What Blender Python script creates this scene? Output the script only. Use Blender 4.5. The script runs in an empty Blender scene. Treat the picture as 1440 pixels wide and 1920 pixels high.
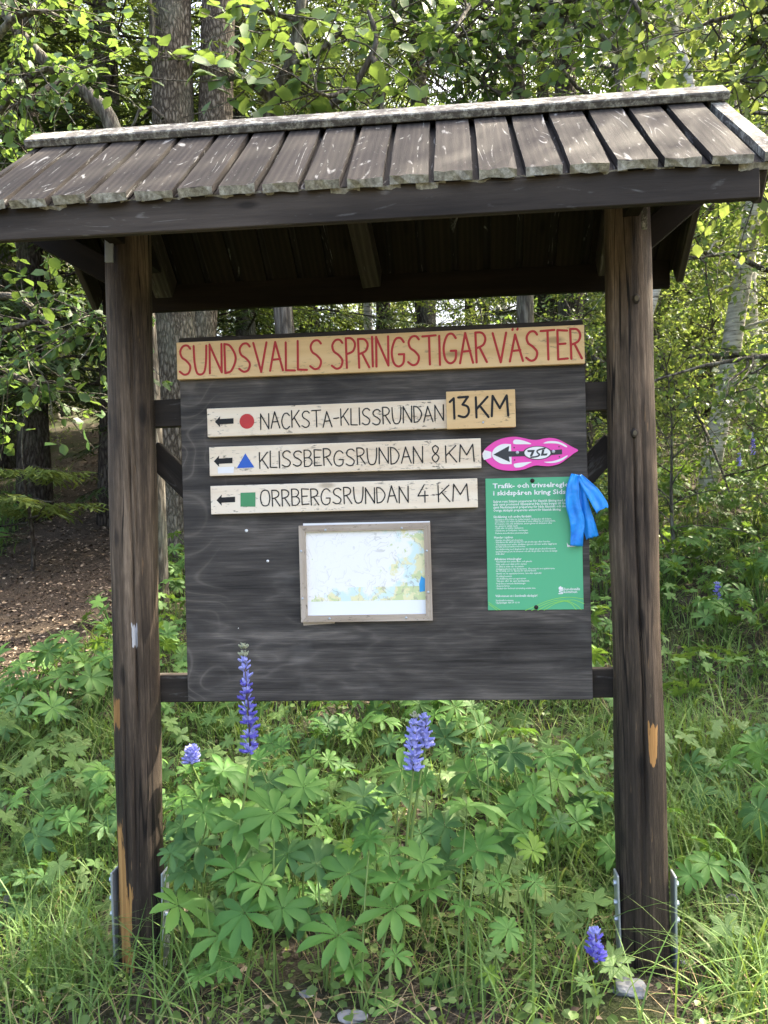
import bpy, bmesh, math, random
import numpy as np
from mathutils import Vector, Matrix

# ------------------------------------------------------------------ camera, sky, sun, exposure
SC = bpy.context.scene
COL = SC.collection
FOC = 1553.0                                   # focal length in photo pixels (1440 x 1920)
EYE = np.array([0.0, 0.0, 1.55])
def cam_axes(yaw, pitch, roll):
    cy, sy, cp, sp = math.cos(yaw), math.sin(yaw), math.cos(pitch), math.sin(pitch)
    fw = np.array([sy*cp, cy*cp, sp]); rt = np.array([cy, -sy, 0.0]); up = np.cross(rt, fw)
    cr, sr = math.cos(roll), math.sin(roll)
    return np.array([cr*rt+sr*up, -sr*rt+cr*up, fw])
CAM = cam_axes(math.radians(-5.16), math.radians(-0.17), math.radians(-1.44))
cd = bpy.data.cameras.new('camera'); cam = bpy.data.objects.new('camera', cd); COL.objects.link(cam)
cd.sensor_fit = 'VERTICAL'; cd.sensor_height = 24.0; cd.lens = 24.0*FOC/1920.0
cd.clip_start = 0.05; cd.clip_end = 2000
m = Matrix.Identity(4)
for i in range(3):
    m[i][0] = CAM[0][i]; m[i][1] = CAM[1][i]; m[i][2] = -CAM[2][i]; m[i][3] = EYE[i]
cam.matrix_world = m
SC.camera = cam

SUN_EL, SUN_AZ = math.radians(50), math.radians(54)      # azimuth from +Y (into the wood) towards +X (right)
w = bpy.data.worlds.new('World'); SC.world = w; w.use_nodes = True
nt = w.node_tree
sky = nt.nodes.new('ShaderNodeTexSky'); sky.sky_type = 'NISHITA'; sky.sun_disc = False
sky.sun_elevation = SUN_EL; sky.sun_rotation = SUN_AZ; sky.dust_density = 9.0; sky.ozone_density = 0.4
bg = nt.nodes['Background']; bg.inputs['Strength'].default_value = 0.15
nt.links.new(sky.outputs[0], bg.inputs['Color'])
sl = bpy.data.lights.new('sun', 'SUN'); sl.energy = 5.0; sl.angle = math.radians(0.5); sl.color = (1.0, 0.90, 0.72)
so = bpy.data.objects.new('sun', sl); COL.objects.link(so)
SUNV = Vector((math.sin(SUN_AZ)*math.cos(SUN_EL), math.cos(SUN_AZ)*math.cos(SUN_EL), math.sin(SUN_EL)))
so.rotation_euler = SUNV.to_track_quat('Z', 'Y').to_euler(); so.location = (20, 20, 30)
vs = SC.view_settings
vs.view_transform = 'Standard'; vs.look = 'None'; vs.gamma = 1.0; vs.use_curve_mapping = False
vs.exposure = 2.92
try:
    SC.cycles.use_denoising = True
    SC.cycles.max_bounces = 8; SC.cycles.diffuse_bounces = 4; SC.cycles.transmission_bounces = 6
    SC.cycles.sample_clamp_indirect = 6.0
except Exception: pass

# ------------------------------------------------------------------ helpers
random.seed(7); RNG = np.random.default_rng(11)
def ray(px, py):
    return CAM.T @ np.array([(px-720)/FOC, -(py-960)/FOC, 1.0])
def on_plane(px, py, y):                       # point seen at a pixel on the upright plane Y = y
    d = ray(px, py); return EYE + d*(y/d[1])
def terrain(x, y):
    x = np.asarray(x, float); y = np.asarray(y, float)
    t = np.clip(y-3.0, 0, None)
    base = 0.25*t*t/(t+0.7)
    far = np.clip(y-42, 0, None); base = base - 0.25*far*far/(far+14)
    und = 0.05*np.sin(x*1.1+0.7)*np.sin(y*0.9+0.3)*np.clip((y-3.2)/2, 0, 1) + 0.22*np.sin(x*0.23+1.0)*np.sin(y*0.21)*np.clip((y-6)/8, 0, 1)
    low = -0.045*np.clip((-x-0.3)/0.8, 0, 1)*np.clip((4.2-y)/1.0, 0, 1)
    rough = 0.012*np.sin(x*9.1+y*4.0)*np.sin(y*8.3-x*3.0)
    return base+und+low+rough
def tz(x, y): return float(terrain(x, y))
def on_ground(px, py):                         # point of the terrain seen at a pixel
    d = ray(px, py); t = 1.0; last = 1.0
    while t < 80:
        p = EYE+d*t
        if p[2] <= tz(p[0], p[1]): break
        last = t; t += 0.05
    return EYE+d*(0.5*(t+last))
def at(px, dist):                              # ground point in the column of a pixel, at a given distance
    d = ray(px, 950); p = EYE+d*(dist/d[1]); return (p[0], p[1], tz(p[0], p[1]))

def prop(o, label=None, cat=None, group=None, kind=None):
    if label: o['label'] = label
    if cat: o['category'] = cat
    if group: o['group'] = group
    if kind: o['kind'] = kind
    return o
def link(name, data, parent=None, mat=None, loc=None, rot=None):
    o = bpy.data.objects.new(name, data); COL.objects.link(o)
    if mat is not None and data is not None and len(data.materials) == 0: data.materials.append(mat)
    if parent is not None: o.parent = parent
    if loc is not None: o.location = loc
    if rot is not None: o.rotation_euler = rot
    return o
def empty(name, loc, rz=0.0):
    o = bpy.data.objects.new(name, None); COL.objects.link(o); o.location = loc; o.rotation_euler = (0, 0, rz)
    o.empty_display_size = 0.1; return o
def np_mesh(name, V, F, smooth=False):         # F: (n, k) array, every face with k corners
    V = np.asarray(V, np.float32); F = np.asarray(F, np.int32); k = F.shape[1]
    me = bpy.data.meshes.new(name)
    me.vertices.add(len(V)); me.vertices.foreach_set('co', V.ravel())
    me.loops.add(F.size); me.loops.foreach_set('vertex_index', F.ravel())
    me.polygons.add(len(F)); me.polygons.foreach_set('loop_start', np.arange(0, F.size, k, dtype=np.int32))
    me.polygons.foreach_set('loop_total', np.full(len(F), k, np.int32))
    if smooth: me.polygons.foreach_set('use_smooth', np.ones(len(F), bool))
    me.update(calc_edges=True); return me
def py_mesh(name, V, F, smooth=False):
    me = bpy.data.meshes.new(name); me.from_pydata([tuple(v) for v in V], [], F); me.update()
    if smooth:
        for p in me.polygons: p.use_smooth = True
    return me
def bm_mesh(name, bm, smooth=False):
    me = bpy.data.meshes.new(name); bm.to_mesh(me); bm.free()
    if smooth:
        for p in me.polygons: p.use_smooth = True
    return me
def box_mesh(name, lx, ly, lz, bevel=0.003, ox=0.0, oy=0.0, oz=0.0, cuts=0, warp=0.0, rnd=None):
    """box centred on the origin (plus offset), length along x, optionally cut along x and warped"""
    bm = bmesh.new(); bmesh.ops.create_cube(bm, size=1.0)
    for v in bm.verts: v.co = Vector((v.co.x*lx, v.co.y*ly, v.co.z*lz))
    if cuts:
        es = [e for e in bm.edges if abs(e.verts[0].co.x-e.verts[1].co.x) > lx*0.5]
        bmesh.ops.subdivide_edges(bm, edges=es, cuts=cuts, use_grid_fill=True)
    if bevel: bmesh.ops.bevel(bm, geom=[e for e in bm.edges if e.calc_face_angle(0) > 0.5], offset=bevel, segments=1, affect='EDGES', clamp_overlap=True)
    if warp and rnd:
        a, b, c = rnd.uniform(-1, 1), rnd.uniform(-1, 1), rnd.uniform(0, 6)
        for v in bm.verts:
            t = v.co.x/lx
            v.co.z += warp*(a*math.sin(t*3+c)+0.4*b*math.sin(t*9+c)); v.co.y += warp*0.5*b*math.sin(t*4+1.7*c)
    for v in bm.verts: v.co += Vector((ox, oy, oz))
    return bm_mesh(name, bm)
def frame_from(p0, p1, upv):
    x = (Vector(p1)-Vector(p0)); L = x.length; x.normalize()
    y = Vector(upv).cross(x); y.normalize(); z = x.cross(y)
    M = Matrix.Identity(4); c = (Vector(p0)+Vector(p1))/2
    for i in range(3): M[i][0] = x[i]; M[i][1] = y[i]; M[i][2] = z[i]; M[i][3] = c[i]
    return M, L
def beam(name, p0, p1, wid, thick, mat, parent, upv=(0, 0, 1), bevel=0.003, warp=0.0, cuts=0):
    """timber from p0 to p1: its grain runs along local x, thick along upv, wid across"""
    M, L = frame_from(p0, p1, upv)
    me = box_mesh(name, L, wid, thick, bevel, cuts=cuts, warp=warp, rnd=random)
    o = link(name, me, parent, mat)
    o.matrix_world = M
    return o
def tube(V, F, pts, rad, sides=6, cap=True, twist=0.0):
    """append a tapered tube along pts to the lists V, F"""
    pts = [Vector(p) for p in pts]; n = len(pts); base = len(V)
    ref = Vector((0.31, 0.95, 0.07))
    for i, p in enumerate(pts):
        d = (pts[min(i+1, n-1)]-pts[max(i-1, 0)])
        if d.length < 1e-9: d = Vector((0, 0, 1))
        d.normalize()
        a = d.cross(ref)
        if a.length < 1e-3: a = d.cross(Vector((1, 0, 0)))
        a.normalize(); b = d.cross(a)
        for k in range(sides):
            t = 2*math.pi*k/sides+twist
            q = p+(a*math.cos(t)+b*math.sin(t))*rad[i]; V.append((q.x, q.y, q.z))
    for i in range(n-1):
        for k in range(sides):
            k2 = (k+1) % sides
            F.append((base+i*sides+k, base+i*sides+k2, base+(i+1)*sides+k2, base+(i+1)*sides+k))
    if cap:
        F.append(tuple(base+k for k in reversed(range(sides)))); F.append(tuple(base+(n-1)*sides+k for k in range(sides)))

# ------------------------------------------------------------------ material helpers
class NT:
    def __init__(s, name):
        s.m = bpy.data.materials.new(name); s.m.use_nodes = True; s.t = s.m.node_tree; s.t.nodes.clear()
        s.out = s.t.nodes.new('ShaderNodeOutputMaterial')
    def n(s, typ, ins=None, **kw):
        nd = s.t.nodes.new('ShaderNode'+typ)
        for k, v in kw.items(): setattr(nd, k, v)
        for k, v in (ins or {}).items():
            if isinstance(v, bpy.types.NodeSocket): s.t.links.new(v, nd.inputs[k])
            else: nd.inputs[k].default_value = v
        return nd
    def ramp(s, fac, stops, interp='LINEAR'):
        nd = s.t.nodes.new('ShaderNodeValToRGB'); cr = nd.color_ramp; cr.interpolation = interp
        while len(cr.elements) > 1: cr.elements.remove(cr.elements[-1])
        cr.elements[0].position = stops[0][0]; cr.elements[0].color = tuple(stops[0][1])+(1,) if len(stops[0][1]) == 3 else stops[0][1]
        for p, c in stops[1:]:
            e = cr.elements.new(p); e.color = tuple(c)+(1,) if len(c) == 3 else c
        s.t.links.new(fac, nd.inputs['Fac']); return nd.outputs['Color']
    def mix(s, fac, a, b, blend='MIX'):
        nd = s.t.nodes.new('ShaderNodeMix'); nd.data_type = 'RGBA'; nd.blend_type = blend
        for sock, v in ((nd.inputs[0], fac), (nd.inputs[6], a), (nd.inputs[7], b)):
            if isinstance(v, bpy.types.NodeSocket): s.t.links.new(v, sock)
            else: sock.default_value = v if not isinstance(v, tuple) or len(v) == 4 else v+(1,)
        return nd.outputs[2]
    def math(s, op, a, b=0.0, c=0.0, clamp=False):
        nd = s.t.nodes.new('ShaderNodeMath'); nd.operation = op; nd.use_clamp = clamp
        for i, v in enumerate((a, b, c)):
            if isinstance(v, bpy.types.NodeSocket): s.t.links.new(v, nd.inputs[i])
            else: nd.inputs[i].default_value = v
        return nd.outputs[0]
    def coords(s, scale=(1, 1, 1), rand=True, kind='Object', rot=(0, 0, 0)):
        tc = s.n('TexCoord'); v = tc.outputs[kind]
        if rand:
            oi = s.n('ObjectInfo'); r = s.math('MULTIPLY', oi.outputs['Random'], 37.0)
            cb = s.n('CombineXYZ', {'X': r, 'Y': s.math('MULTIPLY', r, 1.7), 'Z': s.math('MULTIPLY', r, 0.6)})
            v = s.n('VectorMath', {0: v, 1: cb.outputs[0]}, operation='ADD').outputs[0]
        return s.n('Mapping', {'Vector': v, 'Scale': scale, 'Rotation': rot}).outputs[0]
    def noise(s, vec, scale, detail=4.0, rough=0.55, dist=0.0):
        return s.n('TexNoise', {'Vector': vec, 'Scale': scale, 'Detail': detail, 'Roughness': rough, 'Distortion': dist}).outputs['Fac']
    def bump(s, h, strength=0.4, dist=0.01):
        return s.n('Bump', {'Height': h, 'Strength': strength, 'Distance': dist}).outputs[0]
    def done(s, color, rough=0.7, spec=0.3, normal=None, metallic=0.0, **kw):
        b = s.n('BsdfPrincipled', {'Base Color': color, 'Roughness': rough, 'Specular IOR Level': spec, 'Metallic': metallic})
        for k, v in kw.items():
            sock = b.inputs[k.replace('_', ' ')]
            if isinstance(v, bpy.types.NodeSocket): s.t.links.new(v, sock)
            else: sock.default_value = v
        if normal is not None: s.t.links.new(normal, b.inputs['Normal'])
        s.t.links.new(b.outputs[0], s.out.inputs['Surface']); return s.m

def rgba(c): return (c[0], c[1], c[2], 1.0)
def plain(name, c, rough=0.6, spec=0.3, metallic=0.0, var=0.15, scale=30):
    h = NT(name); v = h.noise(h.coords(), scale, 5)
    col = h.mix(v, rgba([x*(1-var) for x in c]), rgba([min(1, x*(1+var)) for x in c]))
    return h.done(col, rough, spec, h.bump(v, 0.1, 0.002), metallic)

def wood(name, dark, mid, light, s=1.0, rough=0.75, spec=0.3, chalk=0.0, specks=0.0, lichen=0.0, bump=0.5):
    """weathered timber, grain along local x"""
    h = NT(name)
    v = h.coords((1.1*s, 14*s, 14*s)); v2 = h.coords((7*s, 110*s, 110*s)); v3 = h.coords((0.8*s, 3.2*s, 3.2*s))
    big = h.noise(v, 1.0, 6, 0.6, 0.6); fine = h.noise(v2, 1.0, 6, 0.72); blot = h.noise(v3, 1.6, 4, 0.6)
    wv = h.n('TexWave', {'Vector': h.coords((0.9*s, 11*s, 11*s)), 'Scale': 1.3, 'Distortion': 7.0, 'Detail': 2.5, 'Detail Scale': 0.7, 'Detail Roughness': 0.5}, wave_type='BANDS', bands_direction='Y').outputs['Fac']
    f = h.math('ADD', h.math('MULTIPLY', big, 0.6), h.math('MULTIPLY', fine, 0.25)); f = h.math('ADD', f, h.math('MULTIPLY', wv, 0.15))
    col = h.ramp(f, [(0.30, dark), (0.52, mid), (0.72, light)])
    col = h.mix(h.math('MULTIPLY', blot, 0.55), col, rgba(dark), 'MIX')
    kn = h.n('TexVoronoi', {'Vector': h.coords((3.0*s, 8.5*s, 8.5*s)), 'Scale': 1.0, 'Randomness': 1.0}).outputs['Distance']
    kd = h.ramp(kn, [(0.06, (1, 1, 1)), (0.13, (0, 0, 0))])
    col = h.mix(h.math('MULTIPLY', kd, 0.7), col, rgba([x*0.5 for x in dark]))
    if chalk:
        wl = h.math('MULTIPLY', h.math('PINGPONG', h.math('MULTIPLY', h.noise(h.coords((1.5*s, 7.5*s, 7.5*s)), 1.0, 1.5, 0.4, 0.5), 12.0), 0.5), 2.0)
        ln = h.ramp(wl, [(0.80, (0, 0, 0)), (0.95, (1, 1, 1))])
        msk = h.ramp(h.noise(h.coords((6*s, 20*s, 20*s)), 1.3, 5, 0.7), [(0.52, (0, 0, 0)), (0.64, (1, 1, 1))])
        col = h.mix(h.math('MULTIPLY', h.math('MULTIPLY', ln, msk), chalk), col, (0.55, 0.55, 0.53, 1))
        sp = h.ramp(h.noise(h.coords((9*s, 34*s, 34*s)), 1.4, 3, 0.6), [(0.70, (0, 0, 0)), (0.76, (1, 1, 1))])
        col = h.mix(h.math('MULTIPLY', sp, chalk*0.8), col, (0.5, 0.5, 0.49, 1))
    if specks:
        sp = h.ramp(h.noise(h.coords((22*s, 70*s, 70*s)), 1.2, 4, 0.7), [(0.58, (0, 0, 0)), (0.66, (1, 1, 1))])
        band = h.ramp(h.noise(h.coords((3*s, 10*s, 10*s)), 1.2, 3), [(0.42, (0, 0, 0)), (0.62, (1, 1, 1))])
        col = h.mix(h.math('MULTIPLY', h.math('MULTIPLY', sp, band), specks), col, (0.05, 0.045, 0.04, 1))
    if lichen:
        l = h.ramp(h.noise(h.coords((16, 16, 16)), 2.0, 6, 0.75), [(0.5-0.2*lichen, (0, 0, 0)), (0.62, (1, 1, 1))])
        l2 = h.noise(h.coords((60, 60, 60)), 1.5, 4, 0.7)
        col = h.mix(l, col, h.ramp(l2, [(0.3, (0.14, 0.13, 0.10)), (0.5, (0.34, 0.34, 0.29)), (0.7, (0.52, 0.52, 0.47))]))
    hgt = h.math('ADD', h.math('MULTIPLY', fine, 0.6), h.math('MULTIPLY', big, 0.8))
    return h.done(col, rough, spec, h.bump(hgt, bump, 0.004))
# ------------------------------------------------------------------ timber, metal and paint materials
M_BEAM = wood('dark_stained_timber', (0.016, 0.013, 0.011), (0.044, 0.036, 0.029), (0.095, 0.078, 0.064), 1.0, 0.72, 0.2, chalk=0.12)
M_UNDER = wood('shade_darkened_timber', (0.007, 0.0055, 0.004), (0.016, 0.012, 0.0085), (0.030, 0.022, 0.015), 1.0, 0.8, 0.12)  # under-roof timber: its shade is darkened into the base colour
M_ROOF = wood('weathered_roof_board', (0.012, 0.011, 0.010), (0.030, 0.026, 0.0235), (0.064, 0.054, 0.046), 1.0, 0.82, 0.15, chalk=0.42)
M_ROOFEND = wood('lichen_board_end', (0.07, 0.064, 0.052), (0.19, 0.18, 0.15), (0.36, 0.345, 0.30), 1.0, 0.9, 0.15, lichen=0.7)
M_CAP = wood('grey_ridge_board', (0.040, 0.036, 0.032), (0.095, 0.088, 0.078), (0.18, 0.165, 0.148), 1.0, 0.8, 0.25, chalk=0.5, lichen=0.15)
M_PINE = wood('yellow_pine', (0.56, 0.36, 0.16), (0.74, 0.52, 0.27), (0.80, 0.61, 0.35), 1.0, 0.6, 0.3, specks=0.6, bump=0.15)
M_PALE = wood('pale_weathered_pine', (0.70, 0.55, 0.39), (0.86, 0.76, 0.61), (0.88, 0.82, 0.71), 1.2, 0.65, 0.3, specks=0.95, bump=0.15)
M_FRAME = wood('grey_pine_frame', (0.30, 0.24, 0.18), (0.52, 0.44, 0.36), (0.66, 0.59, 0.52), 2.0, 0.75, 0.2, specks=0.9)
M_STEEL = plain('galvanised_steel', (0.48, 0.52, 0.57), 0.42, 0.5, 0.65, 0.2, 60)
M_RED = plain('red_paint', (0.42, 0.035, 0.035), 0.6, 0.3, 0, 0.25)
M_BLACK = plain('black_paint', (0.012, 0.012, 0.013), 0.6, 0.3, 0, 0.25)
M_REDDOT = plain('red_disc_paint', (0.50, 0.045, 0.045), 0.55)
M_BLUEDOT = plain('blue_triangle_paint', (0.035, 0.12, 0.50), 0.55)
M_GREENDOT = plain('green_square_paint', (0.07, 0.27, 0.12), 0.55)
M_WHITE = plain('white_print', (0.80, 0.80, 0.80), 0.5, 0.3, 0, 0.03)
M_PINK = plain('pink_plastic', (0.80, 0.075, 0.43), 0.4, 0.4, 0, 0.04)
M_CHAR = plain('charcoal_print', (0.045, 0.047, 0.052), 0.45)
M_POSTER = plain('green_poster_print', (0.095, 0.42, 0.22), 0.38, 0.4, 0, 0.04, 3)
M_LIME = plain('lime_print', (0.30, 0.66, 0.10), 0.4)
M_RUBBER = plain('dark_washer', (0.02, 0.018, 0.016), 0.5)
M_TAPE = (lambda h: h.done(h.ramp(h.noise(h.coords((1, 1, 1)), 14, 4), [(0.3, (0.006, 0.19, 0.68)), (0.7, (0.025, 0.36, 0.92))]), 0.28, 0.5, h.bump(h.noise(h.coords((1, 1, 1)), 55, 5), 0.55, 0.006)))(NT('blue_plastic_tape'))

def plywood_mat():
    h = NT('dark_weathered_plywood')
    w1 = h.coords((0.75, 1, 5.2), rand=False)
    ds = h.noise(h.coords((1.1, 1, 2.6), rand=False), 1.7, 3, 0.5)
    nz = h.noise(h.coords((0.55, 1, 2.3), rand=False), 1.5, 3, 0.5, 0.9)
    wv = h.math('PINGPONG', h.math('MULTIPLY', nz, 9.0), 0.5); wv = h.math('MULTIPLY', h.math('POWER', h.math('MULTIPLY', wv, 2.0), 1.6), h.noise(h.coords((1.3, 1, 3), rand=False), 1.1, 3))
    fine = h.noise(h.coords((3.2, 1, 120), rand=False), 1.0, 6, 0.75)
    mid = h.noise(h.coords((0.9, 1, 15.0), rand=False), 1.4, 8, 0.72, 0.25)
    f = h.math('ADD', h.math('MULTIPLY', wv, 0.13), h.math('MULTIPLY', mid, 0.60)); f = h.math('ADD', f, h.math('MULTIPLY', fine, 0.34))
    col = h.ramp(f, [(0.38, (0.016, 0.0140, 0.0125)), (0.51, (0.070, 0.062, 0.055)), (0.61, (0.150, 0.132, 0.115)), (0.74, (0.32, 0.275, 0.225))])
    col = h.mix(h.math('MULTIPLY', ds, 0.35), col, (0.045, 0.043, 0.043, 1))
    # contour-like cathedral grain at the left edge
    wl = h.math('PINGPONG', h.math('MULTIPLY', h.noise(h.coords((1.5, 1, 1.6), rand=False), 1.5, 1, 0.4, 0.6), 24.0), 0.5); wl = h.math('MULTIPLY', wl, 2.0)
    xs = h.n('SeparateXYZ', {0: h.n('TexCoord').outputs['Object']}).outputs[0]
    fr = h.noise(h.coords((1, 1, 1), rand=False), 9, 4, 0.7); lf = h.math('SUBTRACT', 0.0, h.math('ADD', xs, h.math('MULTIPLY', ds, 0.35)))      # larger at the left
    lm = h.ramp(lf, [(0.38, (0, 0, 0)), (0.50, (1, 1, 1))])
    cc = h.ramp(wl, [(0.30, (0.034, 0.031, 0.029)), (0.80, (0.085, 0.075, 0.065)), (0.97, (0.21, 0.185, 0.155))])
    col = h.mix(h.math('MULTIPLY', lm, h.math('MULTIPLY', fr, 0.6), clamp=True), col, cc)
    # scuffs: pale patches and small chips
    sc = h.ramp(h.noise(h.coords((2.2, 1, 3.0), rand=False), 2.4, 3, 0.5), [(0.60, (0, 0, 0)), (0.75, (1, 1, 1))])
    col = h.mix(h.math('MULTIPLY', sc, 0.16), col, (0.24, 0.23, 0.22, 1))
    ch = h.ramp(h.noise(h.coords((22, 1, 60), rand=False), 1.0, 3, 0.6), [(0.76, (0, 0, 0)), (0.78, (1, 1, 1))])
    col = h.mix(h.math('MULTIPLY', ch, 0.5), col, (0.42, 0.40, 0.37, 1))
    rg = h.n('MapRange', {'Value': mid, 'To Min': 0.48, 'To Max': 0.75}).outputs[0]
    return h.done(col, rg, 0.22, h.bump(h.math('ADD', h.math('MULTIPLY', fine, 1.0), h.math('MULTIPLY', mid, 0.6)), 0.45, 0.003))
M_PLY = plywood_mat()

def post_mat(name, patches):
    """round post, grain along local x (up); patches: (height, half height, side, half width) of torn bare wood"""
    h = NT(name); tc = h.n('TexCoord').outputs['Object']; sp = h.n('SeparateXYZ', {0: tc})
    v = h.coords((0.9, 26, 26)); f1 = h.noise(v, 1.0, 6, 0.62, 0.4); f2 = h.noise(h.coords((9, 130, 130)), 1.0, 6, 0.75); bl = h.noise(h.coords((1.6, 7, 7)), 1.2, 4, 0.6)
    f = h.math('ADD', h.math('MULTIPLY', f1, 0.50), h.math('MULTIPLY', f2, 0.46))
    dk = h.ramp(f, [(0.32, (0.013, 0.010, 0.008)), (0.50, (0.046, 0.034, 0.025)), (0.66, (0.13, 0.095, 0.068))])
    lt = h.ramp(f, [(0.32, (0.034, 0.026, 0.019)), (0.50, (0.135, 0.098, 0.067)), (0.68, (0.32, 0.245, 0.175))])
    hh = h.ramp(h.math('DIVIDE', sp.outputs[0], 2.6), [(0.30, (0, 0, 0)), (0.55, (1, 1, 1)), (0.86, (1, 1, 1))])
    col = h.mix(h.math('MULTIPLY', hh, h.ramp(bl, [(0.38, (0, 0, 0)), (0.6, (1, 1, 1))])), dk, lt)
    kn = h.n('TexVoronoi', {'Vector': h.coords((3.2, 9, 9)), 'Scale': 1.0}).outputs['Distance']
    col = h.mix(h.math('MULTIPLY', h.ramp(kn, [(0.08, (1, 1, 1)), (0.16, (0, 0, 0))]), 0.75), col, (0.012, 0.010, 0.009, 1))
    # flakes of bare wood all along
    fl = h.ramp(h.noise(h.coords((7, 75, 75)), 1.0, 3, 0.6), [(0.69, (0, 0, 0)), (0.73, (1, 1, 1))])
    col = h.mix(h.math('MULTIPLY', fl, 0.7), col, (0.22, 0.14, 0.075, 1))
    ck = h.math('ABSOLUTE', h.math('SUBTRACT', h.noise(h.coords((0.55, 24, 24)), 1.0, 2, 0.5, 0.15), 0.5)); cm = h.ramp(h.noise(h.coords((1.3, 9, 9)), 1.0, 3), [(0.46, (0, 0, 0)), (0.56, (1, 1, 1))])
    col = h.mix(h.math('MULTIPLY', h.ramp(ck, [(0.006, (1, 1, 1)), (0.020, (0, 0, 0))]), cm), col, (0.008, 0.006, 0.005, 1))
    rag = h.noise(h.coords((5, 60, 60)), 1.0, 4, 0.6)
    for (z, hz, y, hy, *tint) in patches:
        a = h.math('SUBTRACT', 1.0, h.math('DIVIDE', h.math('ABSOLUTE', h.math('SUBTRACT', sp.outputs[0], z)), hz))
        b = h.math('SUBTRACT', 1.0, h.math('DIVIDE', h.math('ABSOLUTE', h.math('SUBTRACT', sp.outputs[1], y)), hy))
        q = h.math('ADD', h.math('MINIMUM', a, b), h.math('MULTIPLY', h.math('SUBTRACT', rag, 0.52), 2.8))
        front = h.math('LESS_THAN', sp.outputs[2], 0.0)
        mk = h.math('MULTIPLY', h.ramp(q, [(0.04, (0, 0, 0)), (0.12, (1, 1, 1))]), front)
        col = h.mix(mk, col, h.ramp(f1, [(0.3, (0.20, 0.095, 0.03)), (0.6, (0.50, 0.27, 0.095))] if not tint else [(0.3, (0.20, 0.20, 0.21)), (0.6, (0.55, 0.56, 0.58))]))
    return h.done(col, 0.66, 0.22, h.bump(h.math('ADD', f1, h.math('MULTIPLY', f2, 1.2)), 0.8, 0.007))

# ------------------------------------------------------------------ the ground
def soil_mat():
    h = NT('forest_soil'); c = h.coords((1, 1, 1), rand=False)
    a = h.noise(c, 2.2, 6, 0.65); b = h.noise(c, 60, 4, 0.7); d = h.noise(c, 0.55, 3)
    col = h.ramp(b, [(0.3, (0.022, 0.018, 0.013)), (0.5, (0.060, 0.050, 0.038)), (0.72, (0.15, 0.13, 0.105))])
    gr = h.ramp(h.math('ADD', h.math('MULTIPLY', a, 0.6), h.math('MULTIPLY', d, 0.4)), [(0.46, (0, 0, 0)), (0.58, (1, 1, 1))])
    col = h.mix(h.math('MULTIPLY', gr, 0.7), col, (0.030, 0.048, 0.012, 1))
    return h.done(col, 0.95, 0.1, h.bump(h.math('ADD', b, a), 0.8, 0.03))
def path_mat():
    h = NT('needle_strewn_earth'); c = h.coords((1, 1, 1), rand=False)
    a = h.noise(c, 4, 5, 0.6); b = h.noise(c, 85, 4, 0.75)
    col = h.ramp(b, [(0.32, (0.024, 0.018, 0.013)), (0.5, (0.075, 0.057, 0.042)), (0.70, (0.19, 0.15, 0.115))])
    col = h.mix(h.math('MULTIPLY', a, 0.5), col, (0.052, 0.040, 0.029, 1))
    return h.done(col, 0.95, 0.1, h.bump(h.math('ADD', b, a), 0.8, 0.03))
def grid_sheet(xs, ys, dz=0.0):
    X, Y = np.meshgrid(xs, ys); Z = terrain(X, Y)+dz
    V = np.stack([X, Y, Z], -1).reshape(-1, 3); nx, ny = len(xs), len(ys)
    i = (np.arange(ny-1)[:, None]*nx+np.arange(nx-1)[None, :]).ravel()
    return V, np.stack([i, i+1, i+nx+1, i+nx], -1)
xs = np.concatenate([np.linspace(-160, -14, 40), np.linspace(-13.6, 13.6, 190), np.linspace(14, 160, 40)])
ys = np.concatenate([np.linspace(-80, -1.5, 30), np.linspace(-1.2, 16, 190), np.linspace(16.4, 60, 60), np.linspace(64, 220, 30)])
V, F = grid_sheet(xs, ys)
prop(link('ground', np_mesh('ground', V, F, True), mat=soil_mat()), 'sloping forest floor of dark soil and moss behind the board', 'ground', kind='structure')

PATH = [(-3.7, 4.3), (-3.5, 5.4), (-3.55, 6.8), (-3.85, 8.2), (-4.2, 9.6), (-5.2, 13), (-6.2, 16), (-7.2, 20), (-8.0, 25)]
def path_x(y):
    return np.interp(y, [p[1] for p in PATH], [p[0] for p in PATH])
def path_half(y): return np.interp(y, [4, 6, 8, 12, 25], [0.55, 0.80, 0.90, 1.05, 1.2])
yy = np.linspace(5.2, 25, 120); V = []; F = []; NX = 12
for i, y in enumerate(yy):
    c, hw = float(path_x(y)), float(path_half(y))
    for j in range(NX+1):
        t = j/NX*2-1; e = 1.0+0.16*math.sin(y*5.1+t*1.3)+0.10*math.sin(y*11.7+2*t)
        x = c+t*hw*e; V.append((x, y, tz(x, y)+0.012*(1-t**6)-0.004*(abs(t) > 0.99)))
for i in range(len(yy)-1):
    for j in range(NX):
        a = i*(NX+1)+j; F.append((a, a+1, a+NX+2, a+NX+1))
prop(link('path', py_mesh('path', V, F, True), mat=path_mat()), 'brown needle-strewn footpath climbing the slope at left', 'path', kind='structure')

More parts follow.
